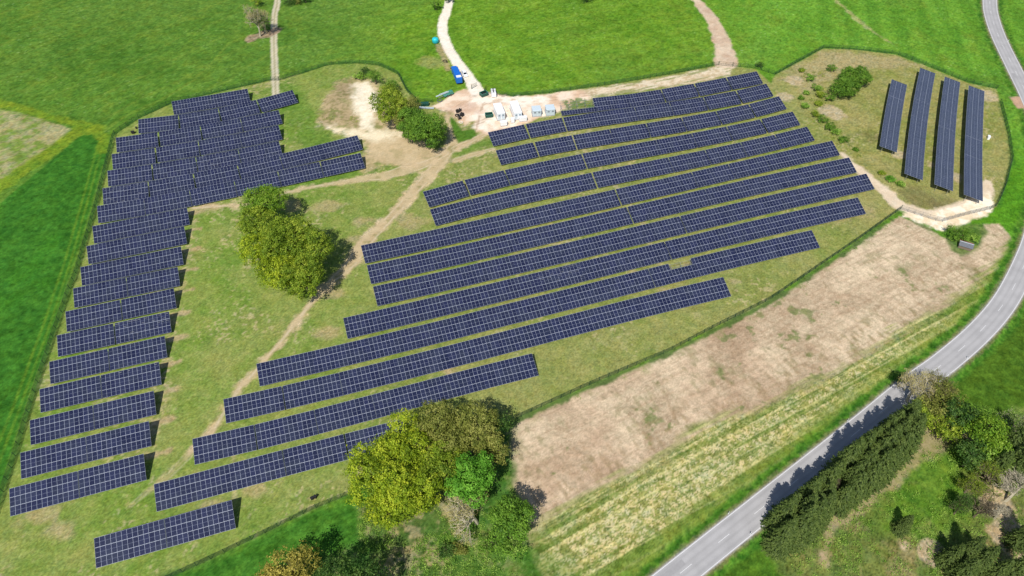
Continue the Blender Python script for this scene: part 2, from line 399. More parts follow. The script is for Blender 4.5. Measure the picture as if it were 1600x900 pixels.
TRK = dict(
 groad=([(700,-30),(702,0),(697,20),(692,35),(692,52),(702,78),(718,102),(735,125),(745,142)], [4.2,4.2,4.4,4.6,4.6,5,5,5.2,6.5]),
 main=([(700,165),(706,190),(712,222),(697,240),(675,268),(655,290),(630,318),(598,352),(568,383),(548,412),(520,437),(495,462),(465,500),(440,532),(415,560),(392,588),(375,605),(350,645),(320,690),(300,705)], [5,4,6,6,6,5,4.5,4.5,6,5,3.8,3,2.6,2.4,2.4,2.4,2.6,2.6,2.4,1.8]),
 side=([(697,240),(660,258),(640,262),(600,275),(560,280),(500,290),(440,303),(400,318),(350,322),(302,325)], [3.2,5,6.5,5,3.0,2.0,1.8,1.8,1.8,2.0]),
 branch=([(712,232),(740,218),(762,208),(800,198)], [4,3.2,3,2]),
 branch2=([(712,250),(735,243),(770,233)], [3,2.8,2.2]),
 ntrack=([(1075,-20),(1092,5),(1112,30),(1126,60),(1133,85),(1134,100)], [4.5,5,6.5,7.5,9.5,10]),
 nw=([(434,-20),(433,5),(429,25),(428,60),(429,100),(431,150)], [3.0]*6),
 east=([(1316,240),(1335,258),(1365,283),(1385,300),(1408,322),(1440,333),(1470,335),(1520,318),(1542,300),(1543,285)], [2.2,3.2,4.2,5,5.6,6,6.5,5.5,4,3.4]),
 ne=([(1300,-5),(1322,15),(1345,35),(1372,55),(1400,72)], [1.5,2.4,2.4,1.8,.8]),
 se=([(1475,655),(1455,695),(1435,705),(1400,745),(1370,765),(1340,790),(1310,810),(1290,815),(1295,840),(1285,875)], [5,6,3,3,3.5,4,4,2,1.6,2.5]),
 swt=([(300,705),(262,745),(235,765),(205,790)], [2.2,1.4,1.2,.8]),
)
TW = {k: (smooth_line(GL(v[0]), 5), np.interp(np.arange((len(v[0]) - 1) * 5 + 1) / 5, np.arange(len(v[0])), v[1])) for k, v in TRK.items()}

def rot(X, Y, a, b):
    """coordinates along / across the direction a->b (world points)"""
    d = np.array(b) - np.array(a); d = d / np.hypot(*d)
    return X * d[0] + Y * d[1], -X * d[1] + Y * d[0]

def paint(X, Y):
    n40 = fbm(X, Y, 42, 3, 1); n12 = fbm(X, Y, 13, 4, 2); n4 = fbm(X, Y, 4.2, 4, 3); n1 = fbm(X, Y, 1.3, 3, 4)
    m12 = fbm(X, Y, 11, 4, 5); m4 = fbm(X, Y, 3.3, 4, 6); m1 = fbm(X, Y, 0.9, 2, 7); wn = rs.rand(*X.shape).astype(np.float32)
    col = np.zeros(X.shape + (3,), dtype=np.float32); cls = np.zeros(X.shape, dtype=np.int8)
    def mixc(c1, c2, t): return c1 + (c2 - c1) * t[:, None]
    def lay(m, c):
        nonlocal col
        if c.ndim == 1: c = c[None, :]
        col = col + (c - col) * m[:, None]
    def msk(sd, edge=0.6, ragged=0.0, n=None):
        n = m4 if n is None else n
        return sst(edge, -edge, sd + (n - 0.5) * 2 * ragged)
    P = lambda k, mg=12: poly_sd(X, Y, PW[k], mg)
    T = lambda k: line_sd(X, Y, TW[k][0], TW[k][1])
    # --- meadows
    east = sst(20, 110, X); north = sst(150, 300, Y)
    a = mixc(C(78,122,38), C(104,146,52), sst(.1, .9, n12 * .5 + n4 * .5)); b = mixc(C(98,144,34), C(124,166,48), sst(.1, .9, n12 * .5 + n4 * .5))
    wst = sst(-95, -60, X - (Y - 250) * .05)
    col = mixc(a, b[:, :], wst) if False else a + (b - a) * wst[:, None]
    c = mixc(C(98,152,42), C(120,174,58), n12); lay(sst(70, 130, X) * .9, c)
    # yellow drifts and darker patches
    lay(sst(.45, .95, m12 * .6 + m4 * .4) * .45 * sst(150, 230, Y), C(134,156,52)); lay(sst(.5, .95, n40) * .25, C(70,116,36)); lay(sst(.5, .9, fbm(X, Y, 60, 3, 11)) * .4, C(112,148,60))
    lay(sst(.55, .95, m4) * .2, C(62,104,30)); lay(sst(.6, .95, n1) * .2, C(128,158,76))
    fl = (wn > .985).astype(np.float32) * sst(.5, .7, n12); lay(fl * .35, C(175,195,130))
    for (pa, pb, per, y0, xa, xb) in ((G(40,150), G(330,20), 7.5, 225, -400, -92), (G(450,90), G(680,40), 8.5, 262, -92, -20), (G(800,120), G(1060,60), 9, 262, 0, 110)):
        u, v = rot(X, Y, pa, pb); inx = sst(xa, xa + 8, X) * sst(xb, xb - 8, X) * sst(y0 - 5, y0 + 15, Y)
        lay(inx * sst(.3, .9, .5 + .5 * np.sin(v * 2 * np.pi / per + (n40 - .5) * 3)) * .16, C(74,124,34)); lay(inx * sst(.93, 1, .5 + .5 * np.sin(v * 2 * np.pi / (per * 2.1) + 1 + (n40 - .5) * 2)) * .3 * n4, C(140,162,66))
    # mowing stripes north-east
    u, v = rot(X, Y, G(1425,0), G(1447,62))
    st = sst(.35, .8, .5 + .5 * np.sin(v * 2 * np.pi / 11.5 + (n12 - .5) * 1.5)) * sst(128, 150, X - (Y - 300) * .25) * sst(235, 260, Y)
    lay(st * .38, C(76,130,34))
    # grass by the road: rich green east and south-east
    lay(msk(P('severge'), 1.5, 1.0), mixc(C(68,102,26), C(92,128,38), n12 * .6 + n1 * .4))
    lay(msk(P('severge2'), 1.5, 1.0), mixc(C(66,104,28), C(92,132,38), n12 * .6 + n1 * .4))
    lay(sst(140, 165, X - (Y - 200) * .15) * sst(225, 200, Y) * sst(160, 175, Y), mixc(C(80,138,28), C(100,156,38), n4))
    # west crop
    sd = P('crop'); m = msk(sd, .5, .2)
    lay(m, mixc(C(52,108,30), C(76,136,44), n4 * .5 + n1 * .5)); cls[sd < 0] = 6
    lay(m * sst(.6, .9, n12) * .35, C(70,140,34)); lay(m * (wn > .8) * .22, C(28,82,30))
    for off in (0, 1.9):
        t = [(p[0] + off, p[1]) for p in GL([(158,215),(150,237),(125,325),(100,412),(87,450),(72,495),(52,550),(20,637),(5,675),(-40,790)])]
        lay(sst(.45, .05, line_sd(X, Y, t, .3)) * (.35 + .4 * m4), C(110,150,45))
    # straw field at the left edge, yellow verges
    sd = P('straw'); lay(msk(sd, .6, .8), mixc(C(178,172,124), C(124,150,66), sst(.3, .65, n4 * .5 + n1 * .3 + n12 * .2))); cls[(sd < 0)] = 5
    for tr, wd in (([(-40,322),(0,292),(60,250),(115,210),(135,204)], 7), ([(-10,158),(40,172),(90,186),(130,196),(158,200)], 4), ([(120,200),(150,204),(163,218),(160,236)], 4)):
        lay(msk(line_sd(X, Y, GL(tr), wd), .8, 1.0) * (.65 + .35 * n1), mixc(C(140,158,44), C(112,148,40), n4))
    for off in (0, 1.8):
        t = [(p[0], p[1] + off) for p in GL([(163,205),(200,180),(262,152),(300,128),(330,100),(355,70),(392,55)])]
        lay(sst(.6, .0, line_sd(X, Y, t, .4)) * (.25 + .4 * m4), C(122,152,56))
    # --- grass inside the solar park
    sd = P('site', 14); ms = msk(sd, .5, .3)
    left = sst(20, -90, X)
    g1 = mixc(C(160,162,96), C(136,152,74), sst(.1, .9, n12 * .5 + n4 * .5)); g2 = mixc(C(150,164,84), C(120,152,60), sst(.1, .9, n12 * .45 + n4 * .55))
    lay(ms, g1 + (g2 - g1) * left[:, None])
    e = sst(105, 130, X); lay(ms * e, mixc(C(170,164,104), C(142,150,74), sst(.1, .9, n12 * .5 + n4 * .5)))
    lay(ms * sst(.55, .95, m4) * .15, C(118,146,56)); lay(ms * sst(.6, .95, n1) * .25, C(176,172,112)); lay(ms * sst(.4, 1, m12) * .28, C(172,164,106)); lay(ms * (m1 > .86) * .2, C(98,122,42))
    lay(ms * sst(.64, .8, m12 * .35 + m1 * .65) * sst(.45, .7, n12) * .5, C(206,188,148))
    # greener tongues
    for pl, k in (([(145,190),(130,300)], 0), ):
        pass
    for tr, wd in (([(640,262),(600,235),(575,262),(520,280),(440,298)], 6), ([(440,140),(470,180),(500,230)], 12), ([(715,238),(765,222)], 5)):
        lay(ms * msk(line_sd(X, Y, GL(tr), wd), 2, 1.5) * .6, mixc(C(100,148,44), C(84,130,36), n4))
    # earth between the rows
    for r in rowsR + rowsL:
        t = [(p[0] + .25, p[1] + 1.0) for p in r]
        q = line_sd(X, Y, t, 1.6, 4); lay(ms * msk(q, .8, .9) * sst(.46, .66, m12 * .6 + m4 * .4) * .75, mixc(C(190,168,128), C(160,150,100), n1))
    for r in rowsL[:11]:   # worn aisle at the inner ends of the western rows
        pe = r[-1]; lay(ms * msk(line_sd(X, Y, [(pe[0] - .5, pe[1] + 1.2), (pe[0] + 3.5, pe[1] + 2.4)], 1.6, 4), .6, .8) * .8, C(196,172,132))
    aisle = GL([(232,700),(250,640),(262,570),(272,500),(285,430),(300,360),(302,330)])
    q = line_sd(X, Y, aisle, 3.0); lay(ms * msk(q, 1.5, 2.5) * sst(.42, .62, m4 * .6 + m1 * .4) * .8, C(200,182,140))
    for (x0, y0), rr in (((640,345),5),((570,345),3.5),((515,322),4),((455,322),4),((555,375),3),((520,460),3),((330,325),4),((1310,335),6),((1340,330),5),((1255,330),0.1),((1150,440),2.2),((905,345),1.6),((700,575),2.5),((360,760),1.8),((600,455),3),((510,520),3),((320,760),4),((400,765),3),((560,735),1.4),((330,790),3),((60,800),5),((95,830),4),((990,425),1.6),((1040,455),2)):
        c0 = G(x0, y0); q = np.hypot(X - c0[0], (Y - c0[1]) * 1.5) - rr
        lay(ms * msk(q, rr * .5, rr * .55) * .7, mixc(C(204,182,140), C(168,158,108), m1))
    # cross lanes of pale earth between the tables
    for tr in ([(926,195),(905,226),(930,250),(958,285),(985,318),(1005,350),(1018,385),(1030,410)], [(838,205),(880,180)], [(362,700),(368,735),(366,775)], [(700,578),(705,600)]):
        lay(ms * msk(line_sd(X, Y, GL(tr), 1.3), .5, .6) * .5, C(206,188,150))
    # --- bare field
    sd = P('field', 20); mf = msk(sd, .8, .8)
    u, v = rot(X, Y, G(830,880), G(1330,600))
    s1 = fbm(u / 9, v / .9, 1, 4, 8); s2 = fbm(u / 22, v / 1.6, 1, 3, 9); fu = fbm(u / 1.1, v / 3.0, 1, 3, 10)
    br = mixc(CT(188,160,132), CT(212,190,160), sst(.2, .85, n12 * .4 + s2 * .2 + n4 * .4))
    lay(mf, br); lay(mf * sst(.4, .8, n40 * .7 + n12 * .3) * .6, CT(224,206,174)); cls[sd < 0] = 1
    lay(mf * sst(.45, .8, m12 * .7 + s1 * .3) * .4, C(172,148,118))
    lay(mf * sst(.58, .74, n12 * .4 + m4 * .35 + fu * .25) * .45, C(132,132,84)); lay(mf * (m1 > .66) * sst(.4, .7, m12) * .4, C(146,122,92)); lay(mf * (wn > .93) * .3, C(120,100,74))
    lay(mf * sst(.74, .82, m4 * .5 + m12 * .5) * .6, C(98,128,54))
    lay(mf * sst(-5, 0, sd) * sst(0.5, .7, m4 * .5 + n1 * .5) * .4, C(118,138,68))
    sd2 = P('stub', 20); m2 = msk(sd2, 3.0, 3.0, s1 * .7 + n4 * .3) * mf
    lay(mf * sst(16, 3, sd2) * sst(.55, .7, fu * .75 + wn * .25) * .45, C(150,128,90)); lay(mf * sst(.55, .8, fbm(u / 5, v / .6, 1, 3, 2)) * .3, C(166,138,108))
    gs = mixc(C(104,128,52), C(146,158,80), n4 * .4 + s2 * .6)
    lay(m2, gs); cls[(sd2 < 0) & (sd < 0)] = 5
    f1 = fbm(u / 14, v / .55, 1, 3, 5); f2 = fbm(u / 40, v / 2.2, 1, 3, 11); f3 = fbm(u / .45, v / .8, 1, 2, 6)
    rowst = .5 + .5 * np.sin(v * 2 * np.pi / 2.3 + (n12 - .5) * 3 + f2 * 5)
    far = sst(-3, -20, v - rot(np.float32(G(1180,790)[0]), np.float32(G(1180,790)[1]), G(830,880), G(1330,600))[1])
    f4 = fbm(u / 90, v / 2.4, 1, 2, 4); rdd = line_sd(X, Y, ROADC, ROADW, 48)
    zone = sst(4, 8, rdd + (n4 - .5) * 2) * sst(26, 15, rdd + (n12 - .5) * 8)          # heavy straw nearer the road
    band = sst(.44, .56, f4 * .75 + f1 * .25); thin = sst(.80, .97, .5 + .5 * np.sin(v * 2 * np.pi / 2.9 + (n12 - .5) * .8))
    fleck = sst(.50, .60, m1 * .45 + wn * .35 + f3 * .2)
    lay(m2 * (band * .5 + zone * .15), C(184,184,112)); lay(m2 * fleck * np.clip(zone * .5 * (.35 + .65 * band) + band * .3 + .05, 0, .9), mixc(CT(208,198,152), CT(186,172,126), n1))
    lay(m2 * thin * sst(.2, .4, f1) * .7, CT(200,194,134)); lay(m2 * sst(.56, .68, 1 - f4) * .5 * (1 - .5 * zone), C(104,140,48))
    lay(m2 * (wn < .13) * .4, C(100,104,54)); lay(m2 * sst(.64, .75, 1 - f1) * .45, C(92,124,44)); lay(m2 * sst(7, 3, rdd) * .7, mixc(C(104,138,46), C(150,160,70), n4))
    # green margin on the fence side and along the road
    for tr in ([(700,178),(725,160),(745,150),(742,140)], [(706,186),(728,168),(752,156),(790,158),(860,156),(930,146)], [(703,170),(730,152),(742,142)], [(745,200),(752,170),(760,158),(800,156)]):
        pass
    for tr, wd, kk in (([(800,660),(925,603),(1050,550),(1200,474),(1340,380),(1405,331)], 1.6, .9), ([(1412,335),(1440,352),(1480,370)], 1.5, .7)):
        lay(msk(line_sd(X, Y, GL(tr), wd), .6, .8) * kk, mixc(C(68,106,38), C(98,134,54), m4))
    # fence foot, unmown
    for tr in ([(175,225),(150,325),(117,437),(110,450),(82,532),(50,630),(25,712),(0,785)], [(180,208),(217,183),(267,160),(400,129),(427,123)], [(440,123),(475,112),(512,99),(555,96),(590,98),(622,112),(638,140),(655,158)], [(752,146),(800,148),(857,143),(950,129),(1050,112),(1118,100)], [(1211,115),(1287,73),(1400,82),(1440,96),(1512,126),(1560,137)], [(1562,160),(1577,212),(1582,250),(1560,322)], [(547,774),(487,799),(400,843),(312,885),(250,905)]):
        lay(msk(line_sd(X, Y, GL(tr), 1.6), .7, .5) * .55, mixc(C(46,100,38), C(72,124,46), m1))
    # --- lush strip, rough ground under the trees
    lay(msk(P('lush'), .8, .6), mixc(C(50,102,26), C(88,142,48), n4 * .5 + n1 * .5))
    m = msk(P('rough'), 2.0, 2.0); lay(m, mixc(C(76,112,44), C(118,132,72), n4 * .6 + n1 * .4))
    lay(m * sst(.5, .72, m4 * .6 + m1 * .4) * .75, C(172,158,116)); lay(m * sst(.6, .8, n12) * .6, C(62,120,36))
    sd = poly_sd(X, Y, GL([(650,840),(800,780),(830,850),(1000,935),(1000,1000),(560,1000),(700,890)]), 12); lay(msk(sd, 3, 2.5) * .55, mixc(C(60,114,34), C(100,142,50), n4))
    # --- south-east copse ground
    m = msk(P('sebrush'), 2, 2.0); lay(m, mixc(C(88,122,46), C(132,138,76), n4 * .5 + n12 * .5))
    lay(m * sst(.5, .72, m12 * .4 + m4 * .6) * .7, C(160,144,102)); lay(m * (wn < .12) * .5, C(70,84,40))
    lay(m * msk(P('segreen'), 4, 3.0) * .9, mixc(C(76,126,34), C(118,150,48), n4 * .6 + n1 * .4))
    for (x0, y0), rr in (((1413,852),1.6),((1455,865),3.2),((1580,840),4.5),((1285,868),1.8),((1560,790),4),((1545,760),3),((1520,680),2)):
        c0 = G(x0, y0); q = np.hypot(X - c0[0], Y - c0[1]) - rr; lay(msk(q, .6, 1.0) * .85, C(204,180,146))
    q = T('se'); lay(msk(q, .8, 1.3) * .75, mixc(C(198,176,140), C(164,152,104), m1)); cls[(q < -.3)] = 4
    # shed nook
    lay(msk(P('shed'), 1, 1) * .9, mixc(C(74,112,44), C(112,134,66), n1))
    # --- verge of the road
    rd = line_sd(X, Y, ROADC, ROADW, 10)
    lay(sst(3.6, 2.0, rd + (m4 - .5) * 1.2), mixc(C(62,116,32), C(96,142,46), m1)); lay(sst(1.3, .5, rd + (n1 - .5)) * .8, C(128,134,84)); lay(sst(.5, .1, rd) * .8, C(168,162,148))
    # --- tracks and yards
    pit = P('pit'); lay(msk(pit, 2.5, 2.5) * .9, mixc(CT(208,184,146), C(170,154,108), sst(.3, .75, n4 * .6 + m1 * .4))); cls[pit < -1] = 4
    lay(msk(P('brownpit'), 3, 3) * .75, mixc(CT(176,156,122), C(132,128,82), sst(.35, .75, m1 * .5 + m4 * .5))); lay(msk(pit, 2, 2) * sst(.66, .8, m4) * .5, C(122,140,72)); lay(msk(poly_sd(X, Y, GL([(560,205),(600,212),(650,205),(690,240),(660,262),(590,262),(575,240)]), 8), 2, 2.5) * .6, mixc(CT(214,192,156), CT(196,172,134), m4))
    lay(msk(P('sand2'), 2.4, 2.4) * .9, CW(226,212,182)); lay(msk(P('sand'), 1.8, 2.0), mixc(CW(238,228,206), CW(222,208,180), m1))
    lay(msk(P('eastdirt'), 2.5, 2.5) * .55, C(190,172,132))
    for (x0, y0), rr in (((1405,240),3),((1455,258),1.8),((1493,277),2.5),((1545,150),4.5),((1300,175),5),((1240,125),4),((1225,150),3)):
        c0 = G(x0, y0); q = np.hypot(X - c0[0], Y - c0[1]) - rr; lay(ms * msk(q, .8, 1.5) * .8, mixc(C(216,198,166), C(190,172,134), m1))
    for (x0, y0), rr in (((1440,310),6),((1480,320),5),((1365,215),4),((1470,245),3)):
        c0 = G(x0, y0); q = np.hypot(X - c0[0], Y - c0[1]) - rr; lay(ms * msk(q, 2.5, 2) * .5, C(118,108,76))
    dirt = mixc(CT(212,190,154), CT(190,166,128), m4)
    for k, s in (('main', .9), ('side', .8), ('branch', .9), ('branch2', .8), ('swt', .5)):
        q = T(k); lay(msk(q, .9, 1.2) * s, dirt); cls[q < -.4] = 4
        wv = np.abs(q + TW[k][1].mean() / 2 - .8); lay(sst(.5, .1, wv) * msk(q, .5) * sst(.4, .6, m4) * .6, C(228,212,180))
        lay(sst(-.8, -1.8, q) * sst(.55, .75, m4 * .5 + n1 * .5) * .55, C(140,142,84))
    q = T('ntrack'); lay(msk(q, .7, .8), mixc(CT(196,168,142), CT(222,202,176), m4)); cls[q < 0] = 4
    q = T('nw'); lay(msk(q, .3, .2) * .95, CT(208,198,172)); lay(sst(.45, .15, np.abs(q + 1.5)) * .8, C(160,156,110)); cls[q < 0] = 4
    q = T('ne'); lay(msk(q, .8, 1.2) * .6, C(190,180,130))
    q = T('east'); lay(msk(q, .8, 1.0), mixc(CT(216,194,164), CT(232,214,188), m4)); cls[q < 0] = 4
    q = P('wdirt'); lay(msk(q, .8, 1.0), mixc(CW(240,228,206), CW(222,202,170), sst(.35, .7, m4))); cls[q < 0] = 3
    q = P('strip'); lay(msk(q, .8, .9), mixc(CT(228,212,184), CT(200,180,144), sst(.35, .7, n4 * .5 + m1 * .5))); cls[q < 0] = 4
    u, v = rot(X, Y, G(925,150), G(1120,104)); lay(msk(q, .6, .6) * sst(.55, .7, fbm(u / 12, v / .9, 1, 3, 4)) * .7 * sst(-1.2, -.4, q + 1.5 * (v > 0)), C(128,144,74))
    q = P('yard'); lay(msk(q, .8, .9), mixc(CW(228,208,186), CW(206,176,148), sst(.3, .7, n4 * .6 + m4 * .4))); cls[q < 0] = 3
    q = P('whiteyard'); lay(msk(q, 1.2, 1.5) * .85, mixc(CW(236,226,210), CW(220,198,174), sst(.3, .75, m4 * .6 + n4 * .4)))
    for tr in ([(700,178),(722,162),(744,150),(742,140)], [(706,186),(728,168),(752,156),(790,157),(860,155),(930,146)], [(745,200),(752,172),(760,160),(800,158)], [(712,205),(735,196),(760,186),(775,168)]):
        for o_ in (-.9, .9):
            tw = [(p[0], p[1] + o_) for p in smooth_line(GL(tr), 4)]; lay(sst(.35, .1, line_sd(X, Y, tw, .35, 3)) * .45 * sst(.35, .6, m4), C(188,160,132))
    for k_ in range(26):
        c0 = G(668 + (k_ * 37) % 200, 150 + (k_ * 23) % 46); qq = np.hypot(X - c0[0], Y - c0[1]) - .3 - (k_ % 3) * .25; lay(msk(qq, .25, .3) * .5 * (cls == 3), C(150,134,116))
    c0 = G(730,170); qq = np.hypot((X - c0[0]) * .7, Y - c0[1]) - 4; lay(msk(qq, 1.5, 2) * .6, C(212,168,138))
    for (x0, y0), rr in (((890,163),3.2),((905,160),3),((925,165),2)):
        c0 = G(x0, y0); qq = np.hypot(X - c0[0], Y - c0[1]) - rr; lay(msk(qq, .8, 1.2) * .8 * (m1 > .35), C(90,130,60))
    q = poly_sd(X, Y, GL([(704,182),(710,186),(722,204),(742,202),(745,212),(735,218),(716,224),(708,210),(703,190)]), 8); lay(msk(q, .5, .5), mixc(C(96,138,48), C(80,120,40), n1)); cls[q < 0] = 0
    q = T('groad'); lay(msk(q, .4, .35), mixc(CW(236,228,214), CW(220,208,190), m1)); cls[q < 0] = 2
    c0 = G(692,88); qq = line_sd(X, Y, GL([(684,70),(694,92),(700,108)]), 3); lay(msk(qq, .7, .8) * .7, C(188,164,128))
    c0 = G(675,97); qq = np.hypot(X - c0[0], Y - c0[1]) - 5; lay(msk(qq, 2, 2.5) * .5, C(176,164,110))
    c0 = G(405,55); qq = line_sd(X, Y, GL([(392,60),(410,55),(430,48)]), 6); lay(msk(qq, 1, 1.5) * .85, mixc(C(150,124,108), C(196,170,140), m1))
    q = poly_sd(X, Y, GL([(1578,152),(1612,150),(1612,170),(1590,168)]), 8); lay(msk(q, .6, .6), C(206,170,142)); cls[q < 0] = 4
    gr = np.isin(cls, (0, 5, 6)).astype(np.float32) * .9 + .35 + (cls == 1) * .35
    g2_ = rs.rand(*X.shape).astype(np.float32)
    sm = 1 - .45 * ms
    ta = ((n1 - .5) * .30 + (m1 - .5) * .30) * sm + (wn - .5) * .40; hu = ((fbm(X, Y, 2.2, 3, 9) - .5) * .20 * sm + (g2_ - .5) * .16) * (cls != 1)
    k3 = np.stack([1 + (ta + hu * .6) * gr, 1 + (ta * .9) * gr, 1 + (ta - hu * .8) * gr], 1); col = np.clip(col * k3, 0.004, .9)
    # heights: tufts and clods, a mound added for varied shading, the ditch of the road
    flat = sst(0.2, 1.5, rd)
    z = (wn - .5) * .05 + (m4 - .5) * .10 + (n12 - .5) * .25
    z = z + mf * (fu - .5) * .05 + (cls == 1) * (m1 - .5) * .10
    c0 = G(528,158); z = z + 1.6 * np.exp(-(((X - c0[0]) / 9) ** 2 + ((Y - c0[1]) / 11) ** 2)) + 0.5 * (m12 - .5) * msk(pit, 3)
    z = z - .35 * np.exp(-((rd - 2.2) / 1.0) ** 2)
    z = z * flat - .03 * (1 - flat)
    return col, cls, z.astype(np.float32)

CLASSES = [('ground', 'mown green meadow and grassland around the solar park', 'ground', None),
 ('bare_field', 'bare brown field with sparse weeds between fence and road', 'field', None),
 ('gravel_road', 'pale gravel access road coming in from the far meadow', 'road', None),
 ('gravel_yard', 'whitish gravel and crushed stone of the work yard', 'yard', None),
 ('dirt_track', 'worn tan dirt tracks and scraped earth crossing the park', 'track', None),
 ('stubble_field', 'yellow green stubble with straw lines beside the road', 'field', None),
 ('crop_field', 'dark green young crop field along the western fence', 'field', None)]
CM = [M_grass, M_soil, M_grav, M_grav, M_soil, M_soil, M_grass]
def grid(x0, x1, y0, y1, st):
    nx = int(round((x1 - x0) / st)) + 1; ny = int(round((y1 - y0) / st)) + 1
    xs = np.linspace(x0, x1, nx, dtype=np.float32); ys = np.linspace(y0, y1, ny, dtype=np.float32)
    X, Y = np.meshgrid(xs, ys); X = X.ravel(); Y = Y.ravel()
    i = np.arange((nx - 1) * (ny - 1)); r = i // (nx - 1); c = i % (nx - 1); a = r * nx + c
    Fq = np.stack([a, a + 1, a + nx + 1, a + nx], 1)
    edge = (X < x0 + .01) | (X > x1 - .01) | (Y < y0 + .01) | (Y > y1 - .01)
    return X, Y, Fq, edge
GX0, GX1, GY0, GYM, GY1 = -312.0, 312.0, 36.0, 204.0, 372.0
parts = {k: [] for k in range(7)}
zf = {}
for (x0, x1, y0, y1, st) in ((-192, 192, GY0, GYM, .32), (GX0, GX1, GYM, GY1, .6)):
    X, Y, Fq, edge = grid(x0, x1, y0, y1, st)
    col, cls, z = paint(X, Y); z[edge] = -0.03 if False else 0.0
    fc = cls[Fq[:, 0]]
    for k in range(7):
        f = Fq[fc == k]
        if len(f) == 0: continue
        u, inv = np.unique(f, return_inverse=True)
        parts[k].append((np.stack([X[u], Y[u], z[u]], 1), inv.reshape(-1, 4), np.concatenate([col[u], np.ones((len(u), 1), np.float32)], 1)))
# far skirt reaching the horizon, in the same sheet as the meadow
B = 6000.0
sk = []
for (xa, xb, ya, yb) in ((-B, GX0, -B, B), (GX1, B, -B, B), (GX0, GX1, GY1, B), (GX0, GX1, -B, GY0), (GX0, -192, GY0, GYM), (192, GX1, GY0, GYM)):
    b = len(sk) * 4; sk.append([(xa, ya, 0), (xb, ya, 0), (xb, yb, 0), (xa, yb, 0)])
V = np.array(sk, np.float32).reshape(-1, 3); Fq = np.arange(len(V)).reshape(-1, 4)
parts[0].append((V, Fq, np.tile(np.append(C(86,138,38), 1), (len(V), 1))))
for k in range(7):
    vs, fs, cs = [], [], []; b = 0
    for v, f, c in parts[k]: vs.append(v); fs.append(f + b); cs.append(c); b += len(v)
    if not vs: continue
    nm, lb, ct, _ = CLASSES[k]
    me = npmesh(nm, np.concatenate(vs), np.concatenate(fs), [CM[k]], attr=np.concatenate(cs))
    tag(put(nm, me), lb, ct, kind='structure')

# ------------------------------------------------------------------ road
def asphalt():
    m = bpy.data.materials.new('asphalt'); m.use_nodes = True; t = m.node_tree; b = t.nodes['Principled BSDF']; N = t.nodes.new; L = t.links.new
    b.inputs['Roughness'].default_value = .85; b.inputs['Specular IOR Level'].default_value = .25
    g = N('ShaderNodeNewGeometry'); a = N('ShaderNodeAttribute'); a.attribute_name = 'Col'
    n1 = N('ShaderNodeTexNoise'); n1.inputs['Scale'].default_value = .25; n1.inputs['Detail'].default_value = 8; L(g.outputs['Position'], n1.inputs['Vector'])
    n2 = N('ShaderNodeTexNoise'); n2.inputs['Scale'].default_value = 5; n2.inputs['Detail'].default_value = 6; L(g.outputs['Position'], n2.inputs['Vector'])
    mr = N('ShaderNodeMapRange'); L(n1.outputs['Fac'], mr.inputs[0]); mr.inputs[3].default_value = .78; mr.inputs[4].default_value = 1.2
    m2 = N('ShaderNodeMapRange'); L(n2.outputs['Fac'], m2.inputs[0]); m2.inputs[3].default_value = .85; m2.inputs[4].default_value = 1.15
    mu = N('ShaderNodeMath'); mu.operation = 'MULTIPLY'; L(mr.outputs[0], mu.inputs[0]); L(m2.outputs[0], mu.inputs[1])
    v = N('ShaderNodeVectorMath'); v.operation = 'SCALE'; L(a.outputs['Color'], v.inputs[0]); L(mu.outputs[0], v.inputs['Scale']); L(v.outputs[0], b.inputs['Base Color'])
    return m
M_asph = asphalt()
M_line = mat('road_paint', (0.68, 0.68, 0.68), 0.6, 0, .25, 2)
RC = np.array(ROADC); 
seg = np.hypot(*np.diff(RC, axis=0).T); arc = np.concatenate([[0], np.cumsum(seg)])
def at_arc(s):
    x = np.interp(s, arc, RC[:, 0]); y = np.interp(s, arc, RC[:, 1]); e = .5
    dx = np.interp(s + e, arc, RC[:, 0]) - np.interp(s - e, arc, RC[:, 0]); dy = np.interp(s + e, arc, RC[:, 1]) - np.interp(s - e, arc, RC[:, 1])
    l = math.hypot(dx, dy); return np.array([x, y]), np.array([dx / l, dy / l])
def ribbon(s0, s1, o0, o1, z, step=2.0, across=1, colf=None):
    n = max(1, int((s1 - s0) / step)); vs = []; fs = []; cs = []
    for i in range(n + 1):
        p, d = at_arc(s0 + (s1 - s0) * i / n); nrm = np.array([-d[1], d[0]])
        for j in range(across + 1):
            o = o0 + (o1 - o0) * j / across; q = p + nrm * o; vs.append((q[0], q[1], z)); cs.append(colf(o) if colf else (.2, .2, .2, 1))
    for i in range(n):
        for j in range(across):
            a = i * (across + 1) + j; fs.append((a, a + across + 1, a + across + 2, a + 1) if o1 < o0 else (a, a + 1, a + across + 2, a + across + 1))
    return np.array(vs), np.array(fs), np.array(cs)
def fixup(fs, vs):
    a, b, c = vs[fs[0][0]], vs[fs[0][1]], vs[fs[0][2]]
    return fs[:, ::-1] if np.cross(b - a, c - a)[2] < 0 else fs
def wheelpath(o):
    k = .40 - .055 * (math.exp(-((abs(o) - .75) / .3) ** 2) + math.exp(-((abs(o) - 2.35) / .35) ** 2)) + (.04 if abs(o) > 3.05 else 0)
    k -= .05 * math.exp(-((o - .12) / .12) ** 2)
    return (k, k * .98, k * .985, 1)
ET = arc[-1] - 2
v, f, c = ribbon(2, ET, -ROADW / 2, ROADW / 2, .02, 1.5, 24, wheelpath); f = fixup(f, v)
road = put('road', npmesh('road', v, f, [M_asph], attr=c)); tag(road, 'grey two lane country road curving along the eastern edge', 'road', kind='structure')
for sgn in (-1, 1):
    v, f, c = ribbon(2, ET, sgn * 2.98, sgn * 3.12, .024, 1.5); f = fixup(f, v); put('edge_line', npmesh('edge_line', v, f, [M_line]), road)
prr = random.Random(9)
